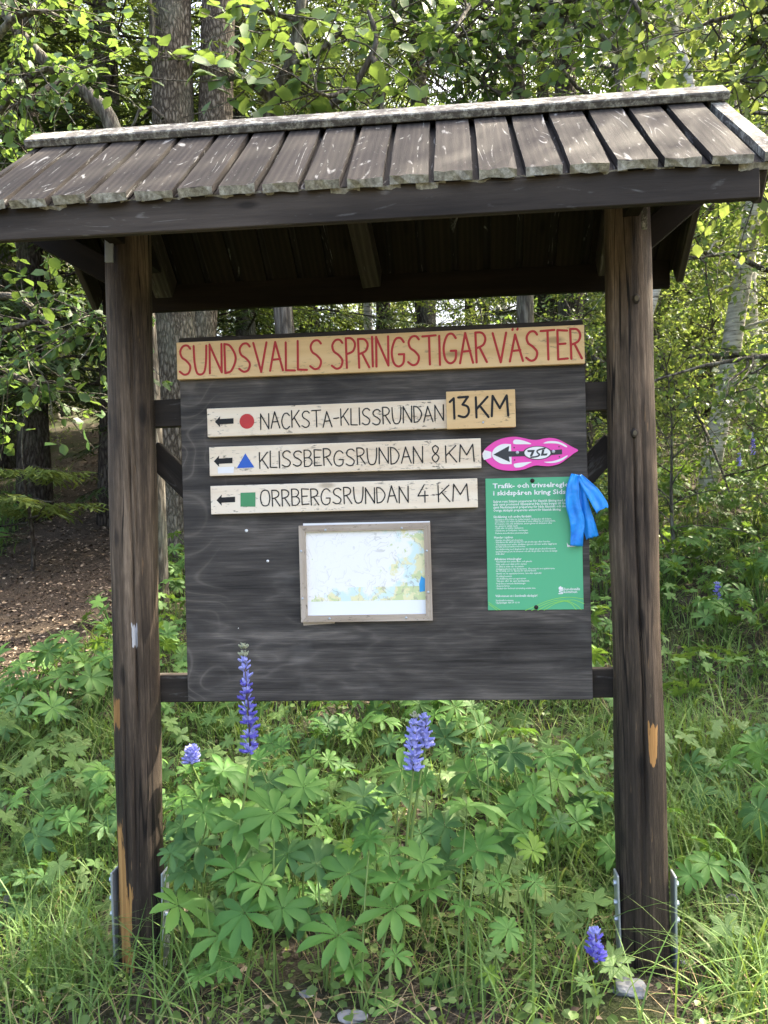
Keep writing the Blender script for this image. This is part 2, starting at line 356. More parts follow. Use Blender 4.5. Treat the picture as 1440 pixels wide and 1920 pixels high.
# ------------------------------------------------------------------ the information board shelter
KY = 2.86                                        # plane of the posts and of the board's front
kiosk = prop(empty('information_shelter', (-0.28, KY, 0)), 'dark wooden information shelter with plank roof on two log posts', 'shelter')
bpy.context.view_layer.update()
KIN = kiosk.matrix_world.inverted()
def kpart(o, parent=kiosk):                      # parent while keeping the world placement
    mw = o.matrix_world.copy(); o.parent = parent
    pw = Matrix.Translation(kiosk.location) if parent is kiosk else PW[parent.name]
    o.matrix_basis = pw.inverted() @ mw; PW[o.name] = mw; return o
PW = {}
def kbeam(name, p0, p1, wid, thick, mat, parent=None, upv=(0, 0, 1), bevel=0.003, warp=0.0, cuts=0):
    o = beam(name, p0, p1, wid, thick, mat, None, upv, bevel, warp, cuts)
    return kpart(o, parent or kiosk)

def make_post(x, y, z0, z1, r0, r1, lean, cracks, mat, seed):
    rd = random.Random(seed); V = []; F = []; NS, NL = 90, 100; L = z1-z0
    for i in range(NL+1):
        t = i/NL; z = t*L; r = r0+(r1-r0)*t
        for k in range(NS):
            a = 2*math.pi*k/NS
            rr = r*(1+0.018*math.sin(2*a+seed)+0.012*math.sin(3*a+z*1.7+seed)+0.008*math.sin(5*a-z*4))
            rr += 0.0035*math.sin(z*5.3+a*2+seed)*math.sin(z*2.1+seed)
            for (ca, za, zb, dep) in cracks:
                if za < z < zb:
                    dd = abs((a-ca-0.10*math.sin(z*2.2)+math.pi) % (2*math.pi)-math.pi)
                    if dd < 0.055: rr -= dep*(1-dd/0.06)*math.sin(math.pi*(z-za)/(zb-za))**0.5
            V.append((z, rr*math.cos(a)+lean*t, rr*math.sin(a)))
    for i in range(NL):
        for k in range(NS):
            k2 = (k+1) % NS; F.append((i*NS+k, (i+1)*NS+k, (i+1)*NS+k2, i*NS+k2))
    F.append(tuple(range(NS))); F.append(tuple(NL*NS+k for k in reversed(range(NS))))
    o = link('post', py_mesh('post', V, F, True), mat=mat)
    M = Matrix(((0, 1, 0, x), (0, 0, 1, y), (1, 0, 0, z0), (0, 0, 0, 1))); o.matrix_world = M
    return kpart(o)
M_POSTL = post_mat('dark_log_torn_base', [(0.36, 0.20, -0.042, 0.022), (0.20, 0.15, -0.030, 0.028), (0.98, 0.05, -0.05, 0.02), (1.25, 0.040, 0.030, 0.008, 1)])
M_POSTR = post_mat('dark_log_split', [(0.86, 0.06, 0.035, 0.016)])
XL, XR = -1.155, 0.588
postL = make_post(XL-0.008, KY, -0.12, 2.80, 0.080, 0.078, 0.016, [(-1.25, 0.9, 1.95, 0.030), (-1.9, 0.1, 1.2, 0.016), (-1.0, 1.45, 2.4, 0.016), (-1.5, 0.3, 0.9, 0.014)], M_POSTL, 1)
prop(postL, 'left log post with torn orange wood near its foot')
postR = make_post(XR-0.004, KY, -0.10, 2.80, 0.086, 0.071, 0.006, [(-1.62, 0.55, 2.0, 0.040), (-1.80, 0.2, 0.98, 0.020), (-1.2, 1.3, 2.3, 0.016), (-2.2, 0.9, 1.7, 0.014)], M_POSTR, 2)
prop(postR, 'right log post with long drying crack')
# knots with pale hearts on the posts
def knot(px, py, r, post):
    p = on_plane(px, py, KY-0.074); V = []; F = []
    for j, (rr, d) in enumerate([(1.35, 0.010), (1.0, -0.003), (0.62, -0.006)]):
        for k in range(12):
            a = 2*math.pi*k/12; V.append((p[0]+r*rr*math.cos(a), p[1]+d, p[2]+1.35*r*rr*math.sin(a)))
    for j in range(2):
        for k in range(12): F.append((j*12+k, j*12+(k+1) % 12, (j+1)*12+(k+1) % 12, (j+1)*12+k))
    F.append(tuple(24+k for k in range(12)))
    me = py_mesh('knot', V, F); me.materials.append(M_BEAM); me.materials.append(M_KNOT); me.polygons[-1].material_index = 1
    o = link('knot', me); kpart(o, post)
M_KNOT = plain('knot_heart', (0.10, 0.085, 0.055), 0.7, 0.2, 0, 0.4, 140)
knot(1217, 1304, 0.010, postR); knot(1190, 812, 0.010, postR); knot(1193, 560, 0.011, postR)
# galvanised post shoes
def shoe(x, side, post, z1, y0=-0.03):
    st = link('post_shoe', box_mesh('post_shoe', 0.008, 0.062, z1+0.10, 0.002), mat=M_STEEL)
    st.matrix_world = Matrix.Translation((x, KY+y0, (z1-0.10)/2)) @ Matrix.Rotation(side*0.012, 4, 'Y'); kpart(st, post)
    for zz in (z1-0.03, z1-0.095, z1-0.15):
        bm = bmesh.new(); bmesh.ops.create_cone(bm, cap_ends=True, segments=6, radius1=0.0095, radius2=0.0085, depth=0.011)
        b = link('bolt', bm_mesh('bolt', bm), mat=M_STEEL)
        b.matrix_world = Matrix.Translation((x+side*0.009, KY+y0-0.012, zz)) @ Matrix.Rotation(math.pi/2, 4, 'Y'); kpart(b, post)
shoe(XR-0.090, -1, postR, 0.315); shoe(XR+0.092, 1, postR, 0.315)
shoe(XL-0.088, -1, postL, 0.30); shoe(XL+0.090, 1, postL, 0.30)

# rails and braces behind the board
def rail(zl, zr, h, thick, dy):
    return kbeam('rail', (XL+0.05, KY+dy, zl), (XR-0.05, KY+dy, zr), thick, h, M_BEAM)
pL = on_plane(316, 776, KY+0.045); pR = on_plane(1118, 744, KY+0.045)
rail(pL[2], pR[2], 0.098, 0.045, 0.045)
pL = on_plane(335, 1289, KY+0.045); pR = on_plane(1130, 1279, KY+0.045)
rail(pL[2], pR[2], 0.098, 0.045, 0.045)
for (a, b) in (((285, 820), (480, 1010)), ((1150, 805), (985, 985))):
    A = on_plane(a[0], a[1]+25, KY+0.10); B = on_plane(b[0], b[1]+25, KY+0.10)
    kbeam('brace', A, B, 0.045, 0.085, M_BEAM)
# the board
b0 = on_plane(333, 645, KY); b1 = on_plane(355, 1319, KY); b2 = on_plane(1097, 612, KY); b3 = on_plane(1110, 1308, KY)
BX0, BX1 = (b0[0]+b1[0])/2, (b2[0]+b3[0])/2; BZ0, BZ1 = (b1[2]+b3[2])/2, (b0[2]+b2[2])/2-0.01
board = link('notice_board', box_mesh('notice_board', BX1-BX0, 0.018, BZ1-BZ0, 0.0015), mat=M_PLY)
board.matrix_world = Matrix.Translation(((BX0+BX1)/2, KY+0.009, (BZ0+BZ1)/2)); kpart(board); prop(board, 'dark weathered plywood sheet')
c0 = on_plane(333, 628, KY); c1 = on_plane(1094, 597, KY)
kbeam('top_batten', (BX0+0.004, KY+0.006, BZ1+0.012), (BX1-0.004, KY+0.006, BZ1+0.012), 0.034, 0.034, M_BEAM)
# pale chips and a nail head on the plywood
for (px, py, r) in ((502, 1052, 0.0048), (462, 995, 0.0055), (447, 1178, 0.002)):
    p = on_plane(px, py, KY-0.001); V = [(p[0], p[1]-0.003, p[2])]+[(p[0]+r*math.cos(k*0.9)*(1+0.2*(k % 2)), p[1]+0.001, p[2]+r*math.sin(k*0.9)) for k in range(7)]
    kpart(link('nail_head', py_mesh('nail_head', V, [(0, 1+k, 1+(k+1) % 7) for k in range(7)]), mat=M_WHITE), board)

# ---- roof
RZ, EZ, RY, EYF = 2.900, 2.491, KY, 2.338          # plank tops: ridge and eave heights, ridge and front eave Y
SL = math.atan2(RZ-EZ, RY-EYF); SLEN = math.hypot(RZ-EZ, RY-EYF)
RX0, RX1 = -1.475, 0.90
nf = Vector((0, -math.sin(SL), math.cos(SL))); nb = Vector((0, math.sin(SL), math.cos(SL)))     # slope normals
def slope_pt(x, s, off, front=True):             # s: distance down from the ridge; off: along the normal
    n = nf if front else nb; sg = -1 if front else 1
    return Vector((x, RY+sg*math.cos(SL)*s, RZ-math.sin(SL)*s))+n*off
roof = kbeam('roof', (RX0+0.04, RY, RZ-0.15), (RX1-0.04, RY, RZ-0.15), 0.07, 0.12, M_UNDER)
prop(roof, 'ridge beam carrying the planked gable roof')
def roof_board(x, wid, thick, off, front, mat, over=0.0, rough_end=True):
    rd = random
    p0 = slope_pt(x, 0.015, off, front); p1 = slope_pt(x, SLEN+over, off, front); n = nf if front else nb
    M, L = frame_from(p0, p1, n)
    bm = bmesh.new(); bmesh.ops.create_cube(bm, size=1.0)
    for v in bm.verts: v.co = Vector((v.co.x*L, v.co.y*wid, v.co.z*thick))
    es = [e for e in bm.edges if abs(e.verts[0].co.x-e.verts[1].co.x) > L*0.5]
    bmesh.ops.subdivide_edges(bm, edges=es, cuts=3, use_grid_fill=False)
    ee = [e for e in bm.edges if abs(e.verts[0].co.y-e.verts[1].co.y) > wid*0.5 and e.verts[0].co.x > L*0.3]
    bmesh.ops.subdivide_edges(bm, edges=ee, cuts=3)
    a, b = rd.uniform(-1, 1), rd.uniform(0, 6)
    for v in bm.verts:
        t = v.co.x/L
        v.co.z += 0.0025*a*math.sin(t*3+b); v.co.y += 0.0018*math.sin(t*5+b)
        if v.co.x > L*0.49:
            v.co.x += rd.uniform(-0.005, 0.004); v.co.z += rd.uniform(-0.0025, 0.0025)
            if v.co.z > 0: v.co.x -= rd.uniform(0.0, 0.006)
    bm.normal_update()
    me = bm_mesh('roof_board', bm); me.materials.append(mat); me.materials.append(M_ROOFEND)
    for p in me.polygons:
        if p.center.x > L*0.485: p.material_index = 1
    o = link('roof_board', me); o.matrix_world = M; return kpart(o, roof)
# groove positions read along the ridge
GR = [92, 155, 220, 282, 347, 415, 480, 545, 612, 677, 742, 812, 882, 950, 1020, 1092, 1165, 1235, 1312]
gx = [float(on_plane(g, 274-(g-95)*0.0702, RY)[0]) for g in GR]
edges = [RX0]+gx+[RX1]
for i in range(len(edges)-1):
    a, b = edges[i], edges[i+1]
    if b-a < 0.03: continue
    gap = 0.021
    wdt = b-a-gap; c = (a+b)/2
    if i == len(edges)-2: c = b-wdt/2
    roof_board(c, wdt+random.uniform(-0.004, 0.004), 0.024, -0.012+random.uniform(-0.002, 0.002), True, M_CAP if i == len(edges)-2 else M_ROOF, random.uniform(-0.006, 0.006))
    roof_board(c, wdt, 0.024, -0.012, False, M_ROOF, random.uniform(-0.006, 0.006))
for i, g in enumerate(gx):
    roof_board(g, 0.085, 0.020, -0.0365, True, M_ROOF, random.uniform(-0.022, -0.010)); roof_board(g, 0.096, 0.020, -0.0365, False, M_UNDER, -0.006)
# ridge cap: two boards
for front in (True, False):
    o = 0.016 if front else 0.017
    A = slope_pt(RX0-0.012, 0.036, o, front); B = slope_pt(RX1+0.010, 0.036, o+0.002, front)
    kbeam('ridge_cap', A, B, 0.092 if front else 0.085, 0.028, M_CAP, roof, nf if front else nb, 0.004, 0.0015, 10)
# fascias along both eaves, barge boards up the rakes, rafters
FZ = on_plane(700, 411, 2.372)[2]
kbeam('fascia', (RX0+0.03, 2.385, FZ+0.048), (RX1-0.050, 2.385, FZ+0.048), 0.026, 0.098, M_BEAM, roof, warp=0.001, cuts=8)
kbeam('fascia', (RX0+0.03, 2*RY-2.40, 2.385+0.055), (RX1-0.06, 2*RY-2.40, 2.385+0.055), 0.026, 0.11, M_UNDER, roof)
for x in (RX1-0.034, RX0+0.016):
    for front in (True, False):
        A = slope_pt(x, 0.03, -0.095, front); B = slope_pt(x, SLEN-0.025, -0.095, front)
        kbeam('barge_board', A, B, 0.026, 0.098, M_BEAM, roof, nf if front else nb)
for x in (XL, -0.318, XR):
    for front in (True, False):
        A = slope_pt(x-(0.05 if x == -0.318 else 0.0), 0.03, -0.100, front); B = slope_pt(x, SLEN-0.075, -0.100, front)
        kbeam('rafter', A, B, 0.072, 0.10, M_BEAM, roof, nf if front else nb)
# knee braces outward from the posts
for (a, b) in (((1222, 466), (1345, 360)), ((190, 527), (20, 434))):
    A = np.array(on_plane(*a, KY)); B = np.array(on_plane(*b, KY)); d = (B-A)/np.linalg.norm(B-A); nn = np.array([-d[2], 0, d[0]])
    if nn[2] < 0: nn = -nn
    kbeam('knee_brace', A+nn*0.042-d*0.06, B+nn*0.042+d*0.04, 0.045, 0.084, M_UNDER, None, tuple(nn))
# tie beams over the posts, steel at the left post head; the right strip paints lit post wood
for x in (XL, XR):
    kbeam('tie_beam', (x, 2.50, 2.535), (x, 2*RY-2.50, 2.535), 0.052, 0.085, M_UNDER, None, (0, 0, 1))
for (px0, px1, py0, py1, mt) in ((197, 213, 446, 492, M_STEEL), (1203, 1213, 380, 430, M_CAP)):
    A = on_plane((px0+px1)/2, py0, KY-0.085); B = on_plane((px0+px1)/2, py1, KY-0.085)
    kbeam('post_head_strip', A, B, 0.010, (px1-px0)/FOC*2.8, mt, None, (1, 0, 0), 0.001)
# ------------------------------------------------------------------ lettering
def cr(pts, n=6):                                # smooth curve through points
    out = []; P = [np.array(p, float) for p in pts]
    for i in range(len(P)-1):
        p0, p1, p2, p3 = P[max(i-1, 0)], P[i], P[i+1], P[min(i+2, len(P)-1)]
        for k in range(n):
            t = k/n; out.append(0.5*((2*p1)+(p2-p0)*t+(2*p0-5*p1+4*p2-p3)*t*t+(3*p1-p0-3*p2+p3)*t**3))
    out.append(P[-1]); return [tuple(p) for p in out]
C_S = cr([(0.95, 0.88), (0.72, 0.99), (0.35, 0.97), (0.10, 0.80), (0.22, 0.60), (0.60, 0.47), (0.92, 0.28), (0.78, 0.06), (0.40, 0.0), (0.02, 0.11)])
GL = {  # glyph: (width, strokes)
 'S': (0.56, [C_S]),
 'U': (0.60, [cr([(0, 1), (0.04, 0.45), (0.2, 0.08), (0.5, 0.0), (0.8, 0.10), (0.95, 0.45), (1, 1)])]),
 'N': (0.58, [[(0, 0), (0.03, 1)], [(0.03, 0.98), (0.97, 0.02)], [(0.97, 0.02), (1, 1)]]),
 'D': (0.52, [[(0.02, 0), (0.0, 1)], cr([(0.0, 1), (0.5, 0.93), (0.95, 0.62), (0.93, 0.36), (0.55, 0.07), (0.02, 0)])]),
 'V': (0.62, [[(0, 1), (0.55, 0)], [(0.55, 0), (1, 1)]]),
 'A': (0.60, [[(0, 0), (0.45, 1)], [(0.45, 1), (1, 0)], [(0.2, 0.38), (0.82, 0.40)]]),
 'Ä': (0.60, [[(0, 0), (0.45, 0.9)], [(0.45, 0.9), (1, 0)], [(0.2, 0.35), (0.82, 0.37)], [(0.25, 1.06), (0.28, 1.09)], [(0.62, 1.06), (0.65, 1.09)]]),
 'L': (0.42, [[(0.05, 1), (0, 0.02)], [(0, 0.02), (1, 0)]]),
 'P': (0.44, [[(0.05, 0), (0, 1)], cr([(0, 1), (0.6, 0.98), (0.98, 0.80), (0.75, 0.56), (0.05, 0.46)])]),
 'R': (0.50, [[(0.05, 0), (0, 1)], cr([(0, 1), (0.6, 0.98), (0.90, 0.80), (0.70, 0.58), (0.05, 0.47)]), [(0.35, 0.50), (1, 0)]]),
 'I': (0.06, [[(0.5, 0), (0.4, 1)]]),
 'G': (0.62, [cr([(0.95, 0.84), (0.68, 0.99), (0.30, 0.93), (0.03, 0.55), (0.14, 0.15), (0.5, 0.0), (0.88, 0.12), (0.95, 0.42)]), [(0.95, 0.42), (0.55, 0.42)]]),
 'T': (0.62, [[(0, 0.98), (1, 1)], [(0.5, 0.98), (0.52, 0)]]),
 'E': (0.44, [[(0.02, 0), (0, 1)], [(0, 1), (1, 0.97)], [(0.02, 0.52), (0.80, 0.53)], [(0.02, 0), (1, 0.02)]]),
 'C': (0.56, [cr([(0.97, 0.85), (0.65, 1.0), (0.25, 0.90), (0.02, 0.5), (0.2, 0.12), (0.6, 0.0), (0.97, 0.15)])]),
 'K': (0.54, [[(0.02, 0), (0, 1)], [(0.95, 1), (0.05, 0.42)], [(0.30, 0.58), (1, 0)]]),
 'O': (0.60, [cr([(0.5, 1), (0.15, 0.88), (0.0, 0.5), (0.15, 0.1), (0.5, 0.0), (0.85, 0.1), (1.0, 0.5), (0.85, 0.9), (0.5, 1)])]),
 'B': (0.50, [[(0.02, 0), (0, 1)], cr([(0, 1), (0.6, 0.98), (0.88, 0.78), (0.6, 0.55), (0.02, 0.52)]), cr([(0.02, 0.52), (0.7, 0.50), (0.98, 0.26), (0.65, 0.02), (0.02, 0)])]),
 'M': (0.72, [[(0, 0), (0.08, 1)], [(0.08, 1), (0.5, 0.38)], [(0.5, 0.38), (0.93, 1)], [(0.93, 1), (1, 0)]]),
 '-': (0.34, [[(0, 0.48), (1, 0.52)]]),
 '1': (0.24, [[(0.1, 0.82), (0.85, 1)], [(0.85, 1), (0.9, 0)]]),
 '3': (0.50, [[(0.05, 0.98), (0.92, 1)], [(0.92, 1), (0.42, 0.62)], cr([(0.42, 0.62), (0.88, 0.5), (0.95, 0.2), (0.6, 0.0), (0.05, 0.07)])]),
 '8': (0.50, [cr([(0.5, 1), (0.12, 0.85), (0.3, 0.6), (0.5, 0.52), (0.95, 0.28), (0.5, 0.0), (0.05, 0.26), (0.5, 0.52), (0.72, 0.62), (0.88, 0.85), (0.5, 1)])]),
 '4': (0.56, [[(0.6, 1), (0.0, 0.38)], [(0.0, 0.38), (1, 0.40)], [(0.70, 0.66), (0.68, 0)]]),
 ' ': (0.34, []),
}
def ribbon(V, F, pts, wd, y):
    """flat stroke with rounded ends in the x-z plane at depth y"""
    P = np.array(pts, float); n = len(P); base = len(V)
    T = np.gradient(P, axis=0); T /= np.maximum(np.linalg.norm(T, axis=1, keepdims=True), 1e-9); N = np.stack([-T[:, 1], T[:, 0]], 1)
    h = wd/2
    for p, q in zip(P, N):
        V.append((p[0]+q[0]*h, y, p[1]+q[1]*h)); V.append((p[0]-q[0]*h, y, p[1]-q[1]*h))
    for i in range(n-1): F.append((base+2*i, base+2*i+1, base+2*i+3, base+2*i+2))
    for (p, t, a, b) in ((P[0], -T[0], base+1, base), (P[-1], T[-1], base+2*n-2, base+2*n-1)):
        q = np.array([-t[1], t[0]]); c = len(V); ids = []
        for k in range(1, 5):
            an = math.pi*k/5
            e = p+h*(math.cos(an)*q+math.sin(an)*t); V.append((e[0], y, e[1])); ids.append(c+k-1)
        F.append(tuple([a if True else b]+ids+[b]))
def word(text, x0, x1, z0, z1, wd, mat, parent, y, name='lettering', jitter=0.0, slope=0.0):
    """carved-looking words fitted between x0 and x1, each letter its own object"""
    gap = 0.14; H = z1-z0
    tot = sum(GL[c][0] for c in text)+gap*(len(text)-1); k = (x1-x0)/tot; x = x0; lay = 0
    rd = random.Random(len(text)*7+int(H*1e4))
    for c in text:
        gw, st = GL[c]
        if st:
            V, F = [], []
            jz = rd.uniform(-jitter, jitter)*H; js = 1+rd.uniform(-jitter, jitter)
            for s in st:
                lay += 1
                zz = z0+jz+slope*(x-x0)
                ribbon(V, F, [(x+gw*k*u, zz+v*H*js) for u, v in s], wd, y-0.00012*(lay % 9))
            cx = x+gw*k/2
            V = [(a-cx, b, d) for a, b, d in V]
            link('letter', py_mesh('letter', V, F), parent, mat, (cx, 0, 0))
        x += (gw+gap)*k
class Sign:
    def __init__(s, name, label, cat, TL, TR, BR, BL, thick, mat, part='panel', lift=0.0, group=None, cut=0):
        Y = KY-thick-lift
        a, b, c, d = (on_plane(*p, Y) for p in (TL, TR, BR, BL))
        s.c = (a+b+c+d)/4; ex = ((b-a)+(c-d))/2; s.w = float(np.linalg.norm(ex)); s.h = float(np.linalg.norm(((a-d)+(b-c))/2))
        s.ang = math.atan2(ex[2], ex[0]); s.Y = Y; s.t = thick
        s.root = empty(name, (s.c[0], KY-lift, s.c[2])); s.root.rotation_euler = (0, -s.ang, 0)
        prop(s.root, label, cat, group)
        if mat is not None:
            s.panel = link(part, box_mesh(part, s.w, thick, s.h, min(0.0015, thick*0.3), oy=-thick/2, cuts=0), s.root, mat)
        s.face = -thick
    def loc(s, px, py):
        p = on_plane(px, py, s.Y)-s.c; ca, sa = math.cos(s.ang), math.sin(s.ang)
        return (p[0]*ca+p[2]*sa, -p[0]*sa+p[2]*ca)
    def poly(s, name, pix, mat, depth, local=False, parent=None):
        pts = pix if local else [s.loc(*p) for p in pix]
        V = [(x, s.face-depth, z) for x, z in pts]
        return link(name, py_mesh(name, V, [tuple(range(len(V)))]), parent or s.root, mat)
    def word(s, text, p0, p1, htop, wd, mat, depth=0.0006, jitter=0.02):
        """p0: lower left pixel, p1: lower right pixel, htop: letter height in pixels"""
        a, b = s.loc(*p0), s.loc(*p1); H = htop/FOC*s.Y
        word(text, a[0], b[0], a[1], a[1]+H, wd, mat, s.root, s.face-depth, jitter=jitter, slope=(b[1]-a[1])/(b[0]-a[0]))
    def screw(s, px, py, r, mat=M_STEEL, h=0.003):
        a = s.loc(px, py); bm = bmesh.new(); bmesh.ops.create_uvsphere(bm, u_segments=10, v_segments=6, radius=r)
        for v in bm.verts: v.co.y *= h/r
        link('screw', bm_mesh('screw', bm, True), s.root, mat, (a[0], s.face, a[1]))

T = 0.021
s1 = Sign('title_sign', 'wide yellow pine sign with red carved title across the top of the board', 'sign', (330, 642), (1095, 609), (1097, 681), (333, 712), T, M_PINE)
for tx, a, b in (('SUNDSVALLS', 337, 604), ('SPRINGSTIGAR', 622, 913), ('VÄSTER', 925, 1091)):
    f = lambda x: 703-(x-333)*0.0405
    s1.word(tx, (a, f(a)), (b, f(b)), 55, 0.0078, M_RED)
def arrow(s, x0, x1, yc, hh, sh, name='arrow'):
    k = -0.03
    P = [(x0, yc), (x0+hh*0.95, yc-hh), (x0+hh*0.90, yc-sh), (x1, yc-sh-0.8), (x1, yc+sh-0.5), (x0+hh*0.90, yc+sh), (x0+hh*0.95, yc+hh)]
    s.poly(name, [(x, y+(x-x0)*k) for x, y in P], M_BLACK, 0.0007)
s2 = Sign('trail_sign', 'pale pine trail sign with red disc, topmost of the three', 'sign', (387, 766), (838, 749), (838, 803), (390, 820), T, M_PALE, group='trail name signs')
arrow(s2, 403, 438, 791, 10.5, 5.0)
a = s2.loc(463, 790); s2.poly('marker', [(a[0]+0.0262*math.cos(k*math.pi/14), a[1]+0.0262*math.sin(k*math.pi/14)) for k in range(28)], M_REDDOT, 0.0006, True)
s2.word('NACKSTA-KLISSRUNDAN', (489, 805), (832, 790), 30, 0.0042, M_BLACK, jitter=0.05)
s2b = Sign('distance_sign', 'small yellow pine block reading thirteen kilometres over the end of the top trail sign', 'sign', (836, 734), (966, 730), (967, 800), (838, 805), 0.020, M_PINE, lift=0.0225)
s2b.word('13', (843, 784), (880, 782), 38, 0.0078, M_BLACK); s2b.word('KM', (893, 782), (953, 780), 38, 0.0078, M_BLACK)
s2b.screw(906, 792, 0.004)
s3 = Sign('trail_sign', 'pale pine trail sign with blue triangle, middle of the three', 'sign', (391, 838), (901, 822), (903, 877), (394, 893), T, M_PALE, group='trail name signs')
arrow(s3, 401, 436, 865, 10.5, 5.0); s3.poly('marker', [(444, 878), (477, 876.5), (460, 850)], M_BLUEDOT, 0.0006)
s3.poly('sticker', [(408, 876), (439, 875), (438, 887), (409, 888)], M_WHITE, 0.0006)
s3.word('KLISSBERGSRUNDAN', (487, 877), (793, 868), 30, 0.0042, M_BLACK, jitter=0.05); s3.word('8', (810, 867), (824, 867), 31, 0.0042, M_BLACK); s3.word('KM', (836, 867), (889, 865), 31, 0.0042, M_BLACK)
s4 = Sign('trail_sign', 'pale pine trail sign with green square, lowest of the three', 'sign', (394, 911), (895, 897), (896, 951), (396, 965), T, M_PALE, group='trail name signs')
arrow(s4, 406, 441, 938, 10.5, 5.0); s4.poly('marker', [(451, 924), (479, 923), (479, 950), (451, 950)], M_GREENDOT, 0.0006)
s4.word('ORRBERGSRUNDAN', (489, 949), (766, 942), 30, 0.0042, M_BLACK, jitter=0.05); s4.word('4', (784, 942), (803, 942), 31, 0.0042, M_BLACK); s4.word('KM', (822, 941), (878, 939), 31, 0.0042, M_BLACK)

# ---- pink snowshoe sign
def zpx(zx, zy): return (890+zx/6.545, 800+zy/6.55)
oval = cr([(90, 335), (140, 262), (250, 180), (380, 135), (500, 124), (600, 140), (690, 160), (770, 162), (850, 145), (940, 138), (1030, 158), (1120, 205), (1200, 250), (1270, 290),
           (1215, 330), (1130, 395), (1040, 455), (930, 483), (840, 482), (760, 475), (690, 492), (600, 525), (480, 540), (360, 535), (250, 505), (150, 430), (90, 335)], 4)
s5 = Sign('snowshoe_sign', 'pink snowshoe shaped plastic arrow sign right of the middle trail sign', 'sign', zpx(90, 124), zpx(1270, 124), zpx(1270, 540), zpx(90, 540), 0.006, None)
s5.ang = 0; s5.root.rotation_euler = (0, 0, 0)
pts = [s5.loc(*zpx(*p)) for p in oval[:-1]]; n = len(pts)
V = [(x, -0.006, z) for x, z in pts]+[(x, 0.0, z) for x, z in pts]
F = [tuple(range(n)), tuple(reversed(range(n, 2*n)))]+[(i, (i+1) % n, n+(i+1) % n, n+i) for i in range(n)]
me = py_mesh('panel', V, F); bm = bmesh.new(); bm.from_mesh(me); bmesh.ops.recalc_face_normals(bm, faces=bm.faces); bm.to_mesh(me); bm.free()
link('panel', me, s5.root, M_PINK)
def zp(name, P, mat, dep, smooth=False): return s5.poly(name, [zpx(*p) for p in (cr(P, 5)[:-1] if smooth else P)], mat, dep)
zp('white_print', [(120, 288), (205, 310), (205, 380), (115, 410), (98, 370), (96, 330)], M_WHITE, 0.0006)
zp('white_print', [(445, 215), (455, 460)]+cr([(455, 460), (330, 455), (240, 400), (212, 335), (250, 262), (340, 215), (445, 215)], 5)[1:-1], M_WHITE, 0.0006)
for P in ([(480, 165), (520, 158), (610, 175), (695, 212), (600, 216), (490, 214), (472, 190), (480, 165)], [(705, 432), (610, 438), (490, 455), (484, 485), (510, 503), (590, 490), (705, 432)],
          [(838, 205), (900, 180), (1000, 180), (1080, 205), (1132, 240), (1120, 252), (1040, 215), (950, 205), (838, 207)], [(848, 432), (950, 425), (1050, 395), (1130, 355), (1135, 368), (1070, 415), (990, 442), (900, 446), (848, 434)]):
    zp('white_print', P, M_WHITE, 0.0006, True)
zp('arrow', [(230, 343), (425, 235), (415, 302), (620, 300), (620, 362), (420, 370), (432, 436)], M_CHAR, 0.0010)
zp('arrow_tail', [(925, 290), (1072, 278), (1072, 338), (925, 350)], M_CHAR, 0.0010)
el = lambda rx, ry: [(770+rx*math.cos(k*math.pi/16), 322+ry*math.sin(k*math.pi/16)) for k in range(32)]
zp('badge_rim', el(178, 84), M_CHAR, 0.0014); zp('badge', el(160, 76), M_WHITE, 0.0018)
zp('emblem', [(645, 288), (738, 286), (728, 312), (706, 362), (676, 364), (698, 312), (650, 312)], M_CHAR, 0.0022)
def zrib(P, wdt, dep):
    V, F = [], []; ribbon(V, F, [s5.loc(*zpx(*p)) for p in cr(P, 5)], wdt, s5.face-dep); link('emblem', py_mesh('emblem', V, F), s5.root, M_CHAR)
zrib([(860, 268), (800, 280), (765, 300), (775, 325), (795, 345), (760, 368), (690, 376)], 0.0052, 0.0023)
zp('emblem', [(828, 284), (856, 282), (846, 332), (893, 328), (884, 354), (810, 358)], M_CHAR, 0.0022)
for q in ((524, 318), (967, 305)): s5.screw(*zpx(*q), 0.0062, M_STEEL, 0.003)
for q in ((485, 258), (490, 408), (1035, 245), (1040, 370)):
    a = s5.loc(*zpx(*q)); s5.poly('hole', [(a[0]+0.0026*math.cos(k*0.785), a[1]+0.0026*math.sin(k*0.785)) for k in range(8)], M_CHAR, 0.0006, True)

# ---- green notice with small print
s6 = Sign('notice_sheet', 'green printed notice sheet with white text on the right of the board', 'notice', (909, 898), (1088, 893), (1096, 1143), (916, 1144), 0.003, M_POSTER, 'sheet')
def text(s, body, px, py, size_px, bold=0.0, width_px=None, mat=M_WHITE, name='print', spacing=1.0):
    """a printed line: lower left at a pixel, x-height set by size in pixels"""
    cu = bpy.data.curves.new('t', 'FONT'); cu.body = body; cu.size = size_px/FOC*s.Y; cu.resolution_u = 1; cu.offset = bold*cu.size; cu.fill_mode = 'FRONT'
    ob = bpy.data.objects.new('t', cu); COL.objects.link(ob)
    dg = bpy.context.evaluated_depsgraph_get(); me = bpy.data.meshes.new_from_object(ob.evaluated_get(dg))
    bpy.data.objects.remove(ob); bpy.data.curves.remove(cu)
    if not len(me.vertices): return
    mx = max(v.co.x for v in me.vertices); k = (width_px/FOC*s.Y)/mx if width_px else 1.0
    for v in me.vertices: v.co = Vector((v.co.x*k, 0, v.co.y))
    me.materials.clear(); me.name = name
    a = s.loc(px, py); link(name, me, s.root, mat, (a[0], s.face-0.0006, a[1]))
def q(zx, zy): return (880+zx/5.143, 870+zy/5.143)
